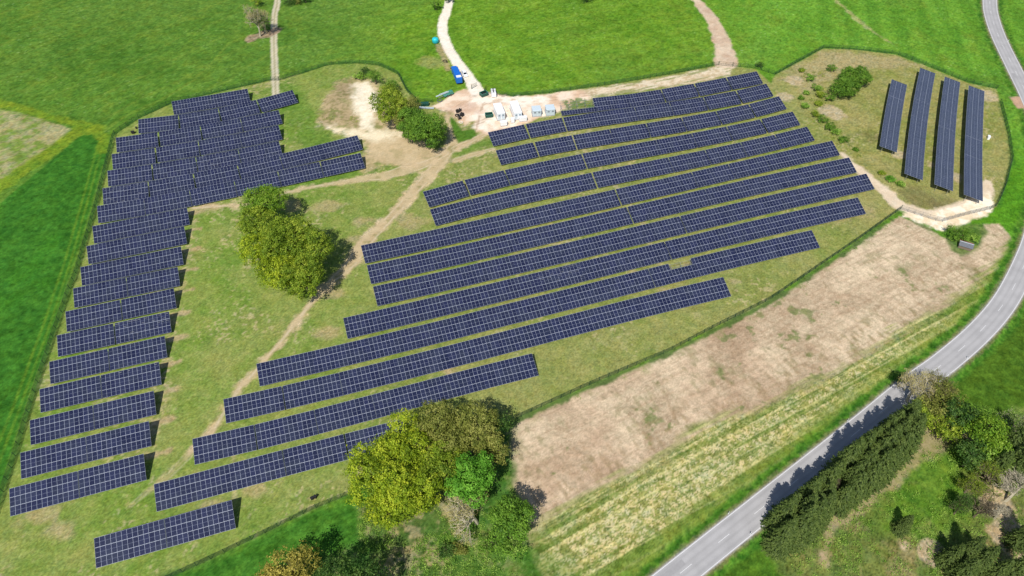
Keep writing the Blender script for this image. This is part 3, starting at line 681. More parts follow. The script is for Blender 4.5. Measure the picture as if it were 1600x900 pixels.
M_patch = mat('repair_asphalt', (.32, .313, .316), .85, 0, .15, 1.5)
for q in range(4):
    s0_ = 18 + q * (ET - 40) / 4 + prr.uniform(-6, 6); side = prr.choice((-1, 1)); a0 = side * prr.uniform(.5, 1.2); a1 = side * prr.uniform(1.9, 2.8)
    v, f, c = ribbon(s0_, s0_ + prr.uniform(3, 11), a0, a1, .022, 1.2); f = fixup(f, v); put('repair_patch', npmesh('repair_patch', v, f, [M_patch]), road)
DASH0 = None
p0 = np.array(G(1134, 836)); s_ref = arc[np.argmin(np.hypot(*(RC - p0).T))]
s = s_ref % 12.0
while s < ET - 6:
    v, f, c = ribbon(s - 1.8, s + 1.8, -.055, .055, .024, 1.3); f = fixup(f, v); put('lane_dash', npmesh('lane_dash', v, f, [M_line]), road)
    s += 12.0

# ------------------------------------------------------------------ solar tables
MW, MH, TILT = 1.124, 2.147, math.radians(21)
def module_mesh(name, cm, fw=.020, fe=.036):
    m = MB(); m.box((0, 0, -.02), (MW, MH, .035), mi=0)
    z = .0; hx, hy = MW / 2 - fw, MH / 2 - fe
    m.quad_faces([(-hx, -hy, z), (hx, -hy, z), (hx, hy, z), (-hx, hy, z)], [(0, 1, 2, 3)], 1)
    return m.mesh(name, [M_frame, cm])
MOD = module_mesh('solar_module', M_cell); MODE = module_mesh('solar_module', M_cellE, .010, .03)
PX, PY = MW + .012, MH + .018
def rack_mesh(ncol, tilt, low, nrow=3):
    L = ncol * PX; m = MB(); ct, st = math.cos(tilt), math.sin(tilt); SL = nrow * PY
    for j in range(nrow):
        for q in (.22, .78):
            s = (j + q) * PY - SL / 2
            m.box((0, s * ct, low + (SL / 2 + s) * st - .085), (L - .1, .06, .08), rx=tilt)
    nf = max(2, int(round(L / 3.6)) + 1)
    for i in range(nf):
        x = -L / 2 + .7 + (L - 1.4) * i / (nf - 1)
        m.box((x, 0, low + SL / 2 * st - .17), (.07, SL * .94, .10), rx=tilt)
        for s in (-SL * .3, SL * .3):
            h = low + (SL / 2 + s) * st - .2; m.box((x, s * ct, h / 2 - .15), (.09, .12, h + .3))
    return m.mesh('mounting_rack', M_steel)
RACKS = {}
def rack(nc, tilt, low, nrow=3):
    k = (nc, round(tilt, 3), low, nrow)
    if k not in RACKS: RACKS[k] = rack_mesh(*k)
    return RACKS[k]
rng = random.Random(5)
def table(pa, pb, label, group, ncol=13, skip=(), rows=(0, 1, 2), tilt=TILT, low=.85, mod=None, flip=1):
    """pa, pb = ends of the upper edge on the plan; the table falls away to the right of pa->pb"""
    ax = Vector((pb[0] - pa[0], pb[1] - pa[1])); ang = math.atan2(ax.y, ax.x)
    dn = Vector((math.sin(ang), -math.cos(ang)))          # downhill on the plan
    SL = 3 * PY; c = (Vector(pa) + Vector(pb)) / 2 + dn * (SL / 2 * math.cos(tilt))
    r = empty('solar_table', (c.x, c.y, 0), ang + rng.uniform(-.002, .002))
    tag(r, label, 'solar panel table', group)
    put('mounting_rack', rack(ncol, tilt, low), r)
    ct, st = math.cos(tilt), math.sin(tilt); L = ncol * PX
    dz = rng.uniform(-.04, .04)
    for j in rows:
        s = (j + .5) * PY - SL / 2
        for i in range(ncol):
            if (i, j) in skip: continue
            put('solar_module', mod or MOD, r, (-L / 2 + (i + .5) * PX, s * ct, low + (SL / 2 + s) * st + dz), (tilt + rng.uniform(-.004, .004), rng.uniform(-.004, .004), 0))
    return r
AISLE = {(12,1),(12,2),(11,1),(11,2),(10,4),(9,4),(8,6),(7,6),(6,7),(5,7),(4,8),(3,8),(3,9)}
def spread(k, i, p, q):
    d = (Vector(q) - Vector(p)).normalized(); off = (.15 if (k, i) in AISLE else 0) - (.15 if (k, i + 1) in AISLE else 0)
    return tuple(Vector(p) + d * off), tuple(Vector(q) + d * off)
for k, row in enumerate(rowsR):
    n = len(row) - 1
    rn = f'{ORD[k]} row from the bottom'
    for i in range(n):
        skip = set((c, 2) for c in range(6, 13)) if (k == 4 and i == 8) else ()
        if k == 4 and i == 8: lb = 'solar table with seven top modules missing, bare rails showing, right array'
        elif i == 0: lb = f'solar table at the left end of the {rn}, big right array'
        elif i == n - 1: lb = f'solar table at the right end of the {rn}, big right array'
        else: lb = f'solar table {ORD[i]} from the left in the {rn}, big right array'
        pa, pb = spread(k, i, row[i], row[i + 1])
        table(pa, pb, lb, 'solar tables of the big right array', skip=skip)
# the single low row of modules that prolongs the uppermost row westwards
a, b = rowsR[-1][0], rowsR[-1][1]; d = Vector((b[0] - a[0], b[1] - a[1])); 
A = Vector(a) - d * 1.0 + Vector((.2, -.3)); Bq = Vector(a) + Vector((-.1, -.15))
table(tuple(A), tuple(Bq), 'narrow solar table only one module high beside the white cabins', 'solar tables of the big right array', rows=(0,))
for k, row in enumerate(rowsL):
    n = len(row) - 1
    rn = f'{ORD[k]} row from the bottom'
    for i in range(n):
        if n == 2: pos = 'left-hand' if i == 0 else 'right-hand'; lb = f'{pos} solar table of the {rn}, left array'
        elif i == 0: lb = f'solar table at the left end of the {rn}, left array'
        elif i == n - 1: lb = f'solar table at the right end of the {rn}, left array'
        else: lb = f'solar table {ORD[i]} from the left in the {rn}, left array'
        table(row[i], row[i + 1], lb, 'solar tables of the left array', tilt=math.radians(21 if k < 9 else (22.5 if k < 11 else 24)), low=.85 if k < 11 else .8)
EN = ['short leftmost strip', 'second strip from the left', 'third strip from the left', 'rightmost strip']
for k, row in enumerate(rowsE):
    n = len(row) - 1
    for i in range(n):
        # upper edge on the west side; the table falls away to the east
        p, q = row[i], row[i + 1]
        pos = 'topmost' if i == 0 else ('bottommost' if i == n - 1 else ORD[i])
        lb = f'greyish solar table, {pos}' + (' from the top' if pos in ORD else '') + f' of the {EN[k]}, right enclosure'
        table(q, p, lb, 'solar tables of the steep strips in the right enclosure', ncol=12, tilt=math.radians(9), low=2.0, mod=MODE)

# ------------------------------------------------------------------ fences and gates
postm = MB(); postm.box((0, 0, .8), (.10, .10, 2.2)); postm.box((0, 0, 1.92), (.12, .12, .04)); POST = postm.mesh('fence_post', M_fence)
postg = MB(); postg.box((0, 0, .8), (.08, .08, 2.2)); postg.box((0, 0, 1.92), (.10, .10, .04)); POSTG = postg.mesh('fence_post', M_steel)
def fence(pix, label, sp=3.0, grey=False, group='mesh fence runs round the solar park'):
    W = GL(pix); P = np.array(W); L = np.concatenate([[0], np.cumsum(np.hypot(*np.diff(P, axis=0).T))])
    o = empty('mesh_fence', (W[0][0], W[0][1], 0)); tag(o, label, 'fence', group)
    n = max(2, int(round(L[-1] / sp))); m = MB(); pm = M_steel if grey else M_fence
    X = [np.interp(L[-1] * i / n, L, P[:, 0]) - W[0][0] for i in range(n + 1)]; Y = [np.interp(L[-1] * i / n, L, P[:, 1]) - W[0][1] for i in range(n + 1)]
    for i in range(n + 1): put('fence_post', POSTG if grey else POST, o, (X[i], Y[i], 0))
    for i in range(n):
        a = (X[i], Y[i]); b = (X[i + 1], Y[i + 1]); ang = math.atan2(b[1] - a[1], b[0] - a[0]); l = math.hypot(b[0] - a[0], b[1] - a[1])
        cx, cy = (a[0] + b[0]) / 2, (a[1] + b[1]) / 2
        for z in (.15, .45, .75, 1.05, 1.35, 1.65, 1.83): m.box((cx, cy, z), (l, .02, .03), ang)
        k = int(l / .2)
        for j in range(1, k):
            t = j / k; m.box((a[0] + (b[0] - a[0]) * t, a[1] + (b[1] - a[1]) * t, .95), (.024, .016, 1.76), ang)
    m.build('wire_mesh', pm, o)
    return o
fence([(180,210),(175,225),(150,325),(117,437),(110,450),(82,532),(50,630),(25,712),(10,755),(-20,850)], 'long green mesh fence between dark crop field and left array', 3.2)
fence([(180,210),(217,185),(267,162),(330,147),(400,131),(424,126)], 'green mesh fence above the left array up to the farm track')
fence([(436,126),(475,114),(512,102),(555,99),(590,102),(622,116),(635,142),(652,160),(676,160)], 'green mesh fence curving behind the sand pit and bushes')
fence([(758,146),(800,151),(857,146),(950,133),(1050,116),(1122,102)], 'green mesh fence behind the white cabins and back row')
fence([(1145,104),(1180,107),(1211,117)], 'short green mesh fence between earth track and right enclosure')
fence([(1211,117),(1250,95),(1287,75),(1340,78),(1400,85),(1440,100),(1512,129),(1557,139)], 'green mesh fence along the top of the right enclosure')
fence([(1562,160),(1575,212),(1580,250),(1570,290),(1557,322),(1547,327)], 'green mesh fence down the right side of the right enclosure')
fence([(1547,327),(1510,336),(1470,347),(1440,338),(1407,327)], 'grey wire fence standing in the white rubble below right enclosure', 2.2, True)
fence([(1407,327),(1340,375),(1230,450),(1200,470),(1110,515),(1050,547)], 'upper run of green fence between park grass and brown field')
fence([(1050,547),(925,600),(800,657),(700,706)], 'lower run of green fence from brown field to the tree clump')
fence([(700,706),(640,735),(547,772),(487,797),(400,840),(312,882),(240,915)], 'grey-green fence at the bottom between mown and lush grass', 3.0)
def gate(pa, pb, label, openang=0.0):
    a = Vector(G(*pa)); b = Vector(G(*pb)); d = b - a; ang = math.atan2(d.y, d.x)
    o = empty('site_gate', (a.x, a.y, 0), ang); tag(o, label, 'gate'); L = d.length
    for x in (0, L): 
        m = MB(); m.box((x, 0, .9), (.16, .16, 2.3)); m.build('gate_post', M_fence, o)
    for s, x0 in ((1, 0.1), (-1, L - .1)):
        m = MB(); l = L / 2 - .2; 
        for z in (.15, 1.0, 1.85): m.box((s * l / 2, 0, z), (l, .05, .06))
        for i in range(9): m.box((s * l * i / 8, 0, 1.0), (.03 if i % 8 else .06, .03, 1.76))
        q = m.build('gate_leaf', M_fence, o); q.location = (x0, 0, 0); q.rotation_euler = (0, 0, s * openang)
gate((737,139), (757,145), 'open double gate where the gravel road enters the yard', 1.35)
gate((424,126), (436,126), 'closed double gate where the farm track meets the fence')
gate((1123,102), (1144,104), 'closed double gate at the end of the wide earth track')

# ------------------------------------------------------------------ yard: cabins, vehicles, piles
def pang(a, b):
    a = G(*a); b = G(*b); return math.atan2(b[1] - a[1], b[0] - a[0])
def cabin(px, sx, sy, sz, rz, label, wallm=None, doors=2, roofm=None):
    x, y = G(*px); o = empty('transformer_cabin', (x, y, 0), rz); tag(o, label, 'cabin', 'white transformer cabins on the yard')
    m = MB(); m.box((0, 0, .1), (sx + .3, sy + .3, .3)); m.build('plinth', M_greyc, o)
    m = MB(); m.box((0, 0, .25 + sz / 2), (sx, sy, sz), ch=.04); m.build('wall', wallm or M_white, o)
    m = MB(); m.box((0, 0, .25 + sz + .08), (sx + .25, sy + .25, .16), ch=.05); m.box((0, 0, .25 + sz + .18), (sx - .3, sy - .3, .08), ch=.03); m.build('roof', roofm or wallm or M_white, o)
    for k in range(doors):
        w_ = .85 * sx / doors; xx = -sx / 2 + sx * (k + .5) / doors
        m = MB(); m.box((xx, -sy / 2 - .012, .3 + sz * .45), (w_ * .92, .04, sz * .8)); d = m.build('door', M_pale, o)
        m = MB()
        for q in range(6): m.box((xx, -sy / 2 - .045, .3 + sz * .55 + q * .13), (w_ * .6, .03, .05))
        m.build('louvre', M_slate, d)
    return o
R_ = math.radians
cabin((780,180), 3.0, 7.4, 2.9, R_(14), 'long white transformer cabin nearest the dark green box')
cabin((806,178), 3.0, 8.6, 2.9, R_(12), 'longest white transformer cabin, in the middle of the yard', doors=2)
cabin((838,178.5), 3.4, 3.6, 2.4, R_(8), 'squat pale cabin, left one of the blue-white pair', M_pale)
cabin((859,177), 3.4, 3.6, 2.5, R_(8), 'squat pale cabin nearest the back solar row, right of the pair', M_pale)
def cabinet(px, s, rz, label):
    x, y = G(*px); o = empty('switch_cabinet', (x, y, 0), rz); tag(o, label, 'cabinet', 'small white switch cabinets before the cabins')
    m = MB(); m.box((0, 0, .12), (s[0] + .1, s[1] + .1, .24)); m.build('base', M_greyc, o)
    m = MB(); m.box((0, 0, .24 + s[2] / 2), s, ch=.03); m.box((0, 0, .27 + s[2]), (s[0] + .12, s[1] + .12, .07), ch=.02); m.build('housing', M_white, o)
    m = MB(); m.box((0, -s[1] / 2 - .01, .24 + s[2] / 2), (s[0] * .9, .03, s[2] * .85)); m.build('door', M_white, o)
cabinet((787,195.5), (2.6, 1.4, 1.5), R_(12), 'left white switch cabinet before the cabins, closest to the panels')
cabinet((801,191), (1.3, 1.3, 1.5), R_(12), 'small middle white switch cabinet before the cabins')
cabinet((817,188.5), (3.0, 1.5, 1.5), R_(12), 'widest white switch cabinet, right one before the cabins')
def skip_box(px, s, rz, label, name='waste_skip'):
    x, y = G(*px); o = empty(name, (x, y, 0), rz); tag(o, label, 'skip', 'dark green skips on the yard')
    m = MB(); sx, sy, sz = s
    m.box((0, 0, .15), (sx, sy, .12)); 
    for q in (-1, 1): m.box((q * sx / 2, 0, sz / 2 + .1), (.08, sy, sz)); m.box((0, q * sy / 2, sz / 2 + .1), (sx, .08, sz))
    m.build('body', M_dgreen, o)
    m = MB(); 
    for q in (-1, 1): m.box((q * sx / 2, 0, sz + .13), (.16, sy + .16, .08)); m.box((0, q * sy / 2, sz + .13), (sx, .16, .08))
    m.build('rim', M_mgreen, o)
    m = MB(); m.box((0, 0, sz * .6), (sx * .8, sy * .75, .3), ch=.12); m.build('rubbish', M_dark, o)
skip_box((764,182), (2.9, 1.9, 1.2), R_(10), 'dark green skip beside the long white cabin')
skip_box((756,149), (3.0, 2.2, 1.3), R_(35), 'dark green skip beside the parked white van by the gate')

def wheel(o, x, y, r, wd=.25):
    me = MB(); me.tube((0, -wd / 2, 0), (0, wd / 2, 0), r, n=16); q = me.build('wheel', M_dark, o); q.location = (x, y, r)
    m = MB(); m.tube((0, -wd / 2 - .01, 0), (0, wd / 2 + .01, 0), r * .55, n=12); m.build('rim', M_steel, q)
def profile_body(o, prof, width, name, m_, inset=0.0):
    """side profile (x,z) swept across y with slightly drawn-in shoulders"""
    n = len(prof); m = MB(); vs = []
    zmax = max(p[1] for p in prof)
    for s, k in ((-1, 1), (-1, 0), (1, 0), (1, 1)):
        for x, z in prof:
            inn = inset * max(0, (z - zmax * .5)) ; vs.append((x * (0.985 if k else 1), s * (width / 2 - inn - (0.0 if k else 0.06)) * (1 if k else 1), z))
    rings = [vs[0:n], vs[n:2*n], vs[2*n:3*n], vs[3*n:4*n]]
    L0 = [(x, -width / 2 + inset * max(0, z - zmax * .5), z) for x, z in prof]; R0 = [(x, width / 2 - inset * max(0, z - zmax * .5), z) for x, z in prof]
    fs = [tuple(range(n)), tuple(range(2 * n - 1, n - 1, -1))] + [((i + 1) % n, i, n + i, n + (i + 1) % n) for i in range(n)]
    m.quad_faces(L0 + R0, fs, 0)
    return m.build(name, m_, o)
# white van by the gate
def van(px, rz, label, L=5.2, car=False):
    x, y = G(*px); o = empty('parked_car' if car else 'parked_van', (x, y, 0), rz); tag(o, label, 'car' if car else 'van')
    if car:
        L = 4.6; profile_body(o, [(-2.3,.3),(2.3,.3),(2.3,.75),(1.3,.95),(.55,1.45),(-1.5,1.47),(-2.2,1.0),(-2.3,.7)], 1.8, 'body', M_white, .25)
        m = MB(); m.quad_faces([(1.27,-.7,.99),(1.27,.7,.99),(.60,.60,1.44),(.60,-.60,1.44)], [(0,1,2,3)]); m.build('windscreen', M_glass, o)
        m = MB(); m.quad_faces([(-2.2,-.66,1.03),(-2.2,.66,1.03),(-1.53,.6,1.47),(-1.53,-.6,1.47)], [(3,2,1,0)]); m.build('rear_window', M_glass, o)
        for s in (-1, 1): m = MB(); m.box((-.4, s * .80, 1.18), (2.2, .03, .34)); m.build('side_window', M_glass, o); m = MB(); m.box((2.28, s * .65, .66), (.08, .35, .16)); m.build('headlight', M_pale, o)
        for a in (-1.4, 1.4):
            for s in (-1, 1): wheel(o, a, s * .82, .33, .22)
    else:
        profile_body(o, [(-2.6,.35),(2.6,.35),(2.65,1.0),(2.0,1.25),(1.2,2.05),(-2.5,2.1),(-2.6,1.9)], 2.0, 'body', M_white, .08)
        m = MB(); m.quad_faces([(2.02,-.8,1.29),(2.02,.8,1.29),(1.25,.75,2.04),(1.25,-.75,2.04)], [(0,1,2,3)]); m.build('windscreen', M_glass, o)
        for s in (-1, 1): m = MB(); m.box((1.3, s * .985, 1.5), (.9, .04, .5)); m.build('side_window', M_glass, o); m = MB(); m.box((2.62, s * .7, .85), (.08, .4, .2)); m.build('headlight', M_pale, o)
        m = MB()
        for q in (-1.8, -.6, .6): m.box((q, 0, 2.2), (.08, 1.6, .06))
        m.box((-.5, .1, 2.26), (3.2, .35, .08)); m.build('roof_rack', M_dark, o)
        for a in (-1.7, 1.7):
            for s in (-1, 1): wheel(o, a, s * .9, .36, .24)
van((771,147.5), R_(96), 'white van with dark roof rack parked beside the gate skip')
van((726,117), pang((720,100), (731,122)), 'white car with dark windows next to the blue lorry', car=True)
# blue lorry on the gravel road
x, y = G(714, 122.5); o = empty('blue_lorry', (x, y, 0), pang((709,104), (722,135)) + math.pi)
tag(o, 'long blue tarpaulin-covered lorry with white rear hatch on the gravel road', 'lorry')
m = MB(); m.box((0, 0, .75), (11.0, 1.1, .3)); m.build('chassis', M_dark, o)
m = MB(); m.box((4.6, 0, 1.75), (2.3, 2.45, 2.1), ch=.18); cabo = m.build('cab', M_blue, o)
m = MB(); m.box((5.76, 0, 2.15), (.04, 2.1, .8)); m.build('windscreen', M_glass, cabo)
for s in (-1, 1): m = MB(); m.box((5.3, s * 1.5, 2.1), (.15, .35, .6)); m.build('wing_mirror', M_dark, cabo)
m = MB(); m.box((-1.2, 0, 2.2), (8.8, 2.6, 2.5), ch=.12); 
for q in range(7): m.box((-5.0 + q * 1.27, 0, 3.47), (.08, 2.5, .06))
tb = m.build('tarpaulin_body', M_blue, o)
m = MB(); m.box((-4.5, 0, 3.53), (1.7, 2.1, .07), ch=.02); m.build('white_hatch', M_white, tb)
for a in (4.3, -2.6, -3.9):
    for s in (-1, 1): wheel(o, a, s * 1.05, .5, .32)
# turquoise water tank
x, y = G(680.5, 66); o = empty('water_tank', (x, y, 0)); tag(o, 'round turquoise water tank in the grass beside the gravel road', 'tank')
m = MB(); m.lathe((0, 0, 0), [(1.35,0),(1.5,.15),(1.5,1.5),(1.35,1.9),(.8,2.2),(.25,2.3)], 20); m.build('tank_body', M_teal, o, True)
m = MB(); m.lathe((0, 0, 2.28), [(.3,0),(.3,.12),(.1,.16)], 12); m.build('lid', M_teal, o)
for z in (.5, 1.1): m = MB(); m.torus((0, 0, z), 1.5, .04, 20); m.build('hoop', M_dgreen, o)
# coils and cable drums
def coil_pile(px, n, spread, label, m_=M_dark, R=(.45, .8)):
    x, y = G(*px); rr = random.Random(int(px[0])); 
    for i in range(n):
        o = bpy.data.objects.new('cable_coil', None)
    return
def coil(px, R, tubes, label, m_, group=None, drum=False):
    x, y = G(*px); m = MB(); rr = random.Random(int(px[0] * 7 + px[1]))
    for i in range(tubes): m.torus((rr.uniform(-.06, .06), rr.uniform(-.06, .06), .08 + i * .13), R + rr.uniform(-.08, .05), .075, 18, 6)
    o = m.build('cable_coil', m_, None, True); o.location = (x, y, 0); tag(o, label, 'cable coil', group); return o
def drum(px, R, w_, label, rz, group):
    x, y = G(*px); o = empty('cable_drum', (x, y, 0), rz); tag(o, label, 'cable drum', group)
    m = MB(); m.tube((0, -w_ / 2, R), (0, w_ / 2, R), R * .72, n=16); m.build('wound_cable', M_dark, o)
    for s in (-1, 1): m = MB(); m.tube((0, s * w_ / 2, R), (0, s * (w_ / 2 + .06), R), R, n=18); m.build('flange', M_dark if s < 0 else M_wood, o)
gp = 'black cable drums and coils heaped on the yard'
drum((715,176), .75, .7, 'upper left black cable drum of the yard heap', .3, gp)
drum((719,174), .7, .7, 'uppermost right cable drum of the yard heap', 1.2, gp)
drum((722,182), .95, .8, 'largest black cable drum, right side of the yard heap', .9, gp)
drum((717.5,186.5), .85, .8, 'lowest black cable drum, just above the white ring', 2.0, gp)
coil((714,181), .7, 4, 'black cable coil between the drums, left side of the heap', M_dark, gp)
coil((717,180), .6, 3, 'flat black coil lying in the middle of the heap', M_dark, gp)
coil((720,191.5), .75, 2, 'single white hose ring on gravel below the black heap', M_white)
coil((695,96), .9, 3, 'black hose coil on bare earth beside the gravel road', M_dark)
coil((698.5,97.5), .5, 2, 'smaller black coil touching the hose coil by the road', M_dark)
# green boom trailer
a = G(683, 156); b = G(711, 145); x, y = (a[0] + b[0]) / 2, (a[1] + b[1]) / 2
o = empty('boom_trailer', (x, y, 0), math.atan2(b[1] - a[1], b[0] - a[0])); tag(o, 'green machine trailer with long pale boom at the yard edge', 'trailer')
m = MB(); m.box((1.0, 0, .8), (4.6, 1.9, .5), ch=.1); m.box((2.3, 0, 1.4), (1.6, 1.6, .8), ch=.15); m.build('body', M_mgreen, o)
m = MB(); m.box((-1.2, .2, 1.5), (7.0, .35, .35)); m.box((-1.0, .2, 1.85), (4.0, .25, .2)); m.build('boom', M_pale, o)
m = MB(); m.box((-2.4, 0, .6), (2.6, .2, .2)); m.build('drawbar', M_steel, o)
for q in (.3, 1.7):
    for s in (-1, 1): wheel(o, q, s * 1.0, .45, .3)
a_ = coil((687, 157.5), 1.0, 3, 'grey hose coil lying left of the green boom trailer', M_slate)
# pale beams and dark bin next to the round bush
x, y = G(666, 169.5); o = empty('beam_stack', (x, y, 0), R_(-6)); tag(o, 'stack of pale steel beams behind the round green trees', 'beams')
for i in range(4): m = MB(); m.box((rng.uniform(-.3, .3), -.5 + i * .32, .25 + (i % 2) * .1), (6.0, .2, .2)); m.build('beam', M_pale if i % 2 else M_steel, o)
x, y = G(664, 164.5); o = empty('crate', (x, y, 0), R_(5)); tag(o, 'dark green crate standing behind the pale beams', 'crate')
m = MB(); m.box((0, 0, .6), (3.2, 1.4, 1.1), ch=.04); m.build('body', M_dgreen, o); m = MB(); m.box((0, 0, 1.2), (3.3, 1.5, .1), ch=.02); m.build('lid', M_dgreen, o)
# small things in the fields
def box_thing(px, s, rz, name, label, cat, m1, m2, group=None):
    x, y = G(*px); o = empty(name, (x, y, 0), rz); tag(o, label, cat, group)
    m = MB(); m.box((0, 0, s[2] / 2), s, ch=.05); m.build('body', m1, o)
    m = MB(); m.box((0, 0, s[2] + .05), (s[0] + .12, s[1] + .12, .1), ch=.03); m.build('lid', m2, o)
box_thing((1543.5,217), (.8, 1.4, 1.2), R_(-20), 'inverter_box', 'lone white box on grass right of the steep strips', 'box', M_white, M_white)
box_thing((208.5,208.5), (1.2, .6, 1.0), .3, 'cable_box', 'black cable box on grass at the left array top corner', 'box', M_dark, M_dark)
box_thing((213.5,201), (.5, .5, .7), .3, 'cable_box', 'tiny black box just above the black cable box', 'box', M_dark, M_dark)
box_thing((488.5,780), (.7, .5, .9), .5, 'cable_box', 'dark box, left one of two on the mown grass', 'box', M_dark, M_dark)
box_thing((493.5,778), (.6, .5, 1.0), -.3, 'cable_box', 'dark box, right one of two on the mown grass', 'box', M_dark, M_dark)
# delineator posts along the road
dp = MB(); dp.box((0, 0, .5), (.13, .13, 1.0)); DPM = dp.mesh('post_body', M_white); dc = MB(); dc.box((0, 0, .86), (.15, .15, .2)); DCM = dc.mesh('black_band', M_dark)
DL = [((1172,835), 'white roadside post on the right verge near the bottom edge'), ((1138,803), 'white roadside post on the stubble side near the bottom edge'), ((1324,658), 'white roadside post on the stubble side above the tree shadow'),
 ((1511,560), 'white roadside post on the rich green verge in the bend'), ((1575,65), 'white roadside post right of the far road straight'), ((1392,606), 'white roadside post beside the small bush at the road')]
for p, lb in DL:
    x, y = G(*p); o = empty('roadside_post', (x, y, 0), .6); tag(o, lb, 'post', 'white roadside posts'); put('post_body', DPM, o); put('black_band', DCM, o)
# small shed under the bush
x, y = G(1507, 386); o = empty('field_shed', (x, y, 0), R_(-28)); o.scale = (.74, .74, .62); tag(o, 'small old shed with tin and red roof halves under a bush', 'shed')
m = MB(); m.box((0, 0, 1.0), (5.2, 3.6, 2.0)); m.build('wall', M_wood, o)
m = MB(); m.quad_faces([(-2.8,-2.1,1.9),(2.8,-2.1,1.9),(2.8,.1,2.9),(-2.8,.1,2.9),(-2.8,-2.1,1.8),(2.8,-2.1,1.8),(2.8,.1,2.8),(-2.8,.1,2.8)], [(0,1,2,3),(7,6,5,4),(0,4,5,1),(1,5,6,2),(2,6,7,3),(3,7,4,0)]); m.build('tin_roof', M_slate, o)
m = MB(); m.quad_faces([(-2.8,.12,2.9),(2.8,.12,2.9),(2.8,2.3,1.9),(-2.8,2.3,1.9),(-2.8,.12,2.8),(2.8,.12,2.8),(2.8,2.3,1.8),(-2.8,2.3,1.8)], [(0,1,2,3),(7,6,5,4),(0,4,5,1),(1,5,6,2),(2,6,7,3),(3,7,4,0)]); m.build('tiled_roof', M_red, o)
m = MB(); m.box((0, .1, 2.96), (5.7, .22, .12)); m.build('ridge_beam', M_pale, o)

# ------------------------------------------------------------------ vegetation
def leaf_material(name, c1, c2, c3):
    m = bpy.data.materials.new(name); m.use_nodes = True; t = m.node_tree; N = t.nodes.new; L = t.links.new
    b = t.nodes['Principled BSDF']; out = t.nodes['Material Output']
    a = N('ShaderNodeAttribute'); a.attribute_name = 'Col'; sp = N('ShaderNodeSeparateColor'); L(a.outputs['Color'], sp.inputs[0])
    r = N('ShaderNodeValToRGB'); e = r.color_ramp.elements; e[0].color = tuple(c1) + (1,); e[1].color = tuple(c3) + (1,); q = e.new(.5); q.color = tuple(c2) + (1,)
    L(sp.outputs[0], r.inputs[0]); L(r.outputs[0], b.inputs['Base Color']); b.inputs['Roughness'].default_value = .6; b.inputs['Specular IOR Level'].default_value = .25
    tr = N('ShaderNodeBsdfTranslucent'); L(r.outputs[0], tr.inputs[0]); ms = N('ShaderNodeMixShader'); ms.inputs[0].default_value = .36
    L(b.outputs[0], ms.inputs[1]); L(tr.outputs[0], ms.inputs[2]); L(ms.outputs[0], out.inputs[0])
    return m
def LC(r, g, b): return tuple(float(v) for v in C(r, g, b, 1.85))
LM = dict(
 yellow=leaf_material('oak_spring_leaves', LC(80,100,22), LC(114,132,26), LC(148,156,42)),
 olive=leaf_material('olive_leaves', LC(68,90,22), LC(100,120,30), LC(136,146,50)),
 brown=leaf_material('bronze_leaves', LC(74,84,32), LC(100,106,44), LC(128,128,66)),
 olivegreen=leaf_material('olive_green_leaves', LC(58,88,20), LC(86,116,28), LC(116,138,44)),
 green=leaf_material('green_leaves', LC(54,84,24), LC(78,110,32), LC(104,134,46)),
 bright=leaf_material('fresh_green_leaves', LC(54,96,22), LC(78,124,34), LC(104,146,50)),
 dark=leaf_material('dark_leaves', LC(34,58,22), LC(56,84,32), LC(86,108,48)),
 orange=leaf_material('orange_bud_leaves', LC(92,92,38), LC(130,122,52), LC(162,150,76)),
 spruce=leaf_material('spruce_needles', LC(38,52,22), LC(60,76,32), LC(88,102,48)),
 bush=leaf_material('bush_leaves', LC(68,100,32), LC(100,132,46), LC(136,158,72)),
 twiggy=leaf_material('thin_buds', LC(120,112,66), LC(156,146,88), LC(176,168,110)),
)
def quads(P, Nn, size, rnd, tint):
    n = len(P); up = np.where(np.abs(Nn[:, 2:3]) < .9, np.array([[0, 0, 1.0]]), np.array([[1.0, 0, 0]]))
    t = np.cross(Nn, up); t /= np.linalg.norm(t, axis=1, keepdims=True) + 1e-9; b = np.cross(Nn, t)
    an = rnd.rand(n, 1) * 6.283; t2 = t * np.cos(an) + b * np.sin(an); b2 = -t * np.sin(an) + b * np.cos(an)
    s = size[:, None]; q = np.stack([P - t2 * s, P + b2 * s * .55, P + t2 * s, P - b2 * s * .55], 1).reshape(-1, 3)
    c = np.repeat(tint, 4); cc = np.stack([c, c, c, np.ones_like(c)], 1)
    return q, np.arange(n * 4).reshape(-1, 4), cc
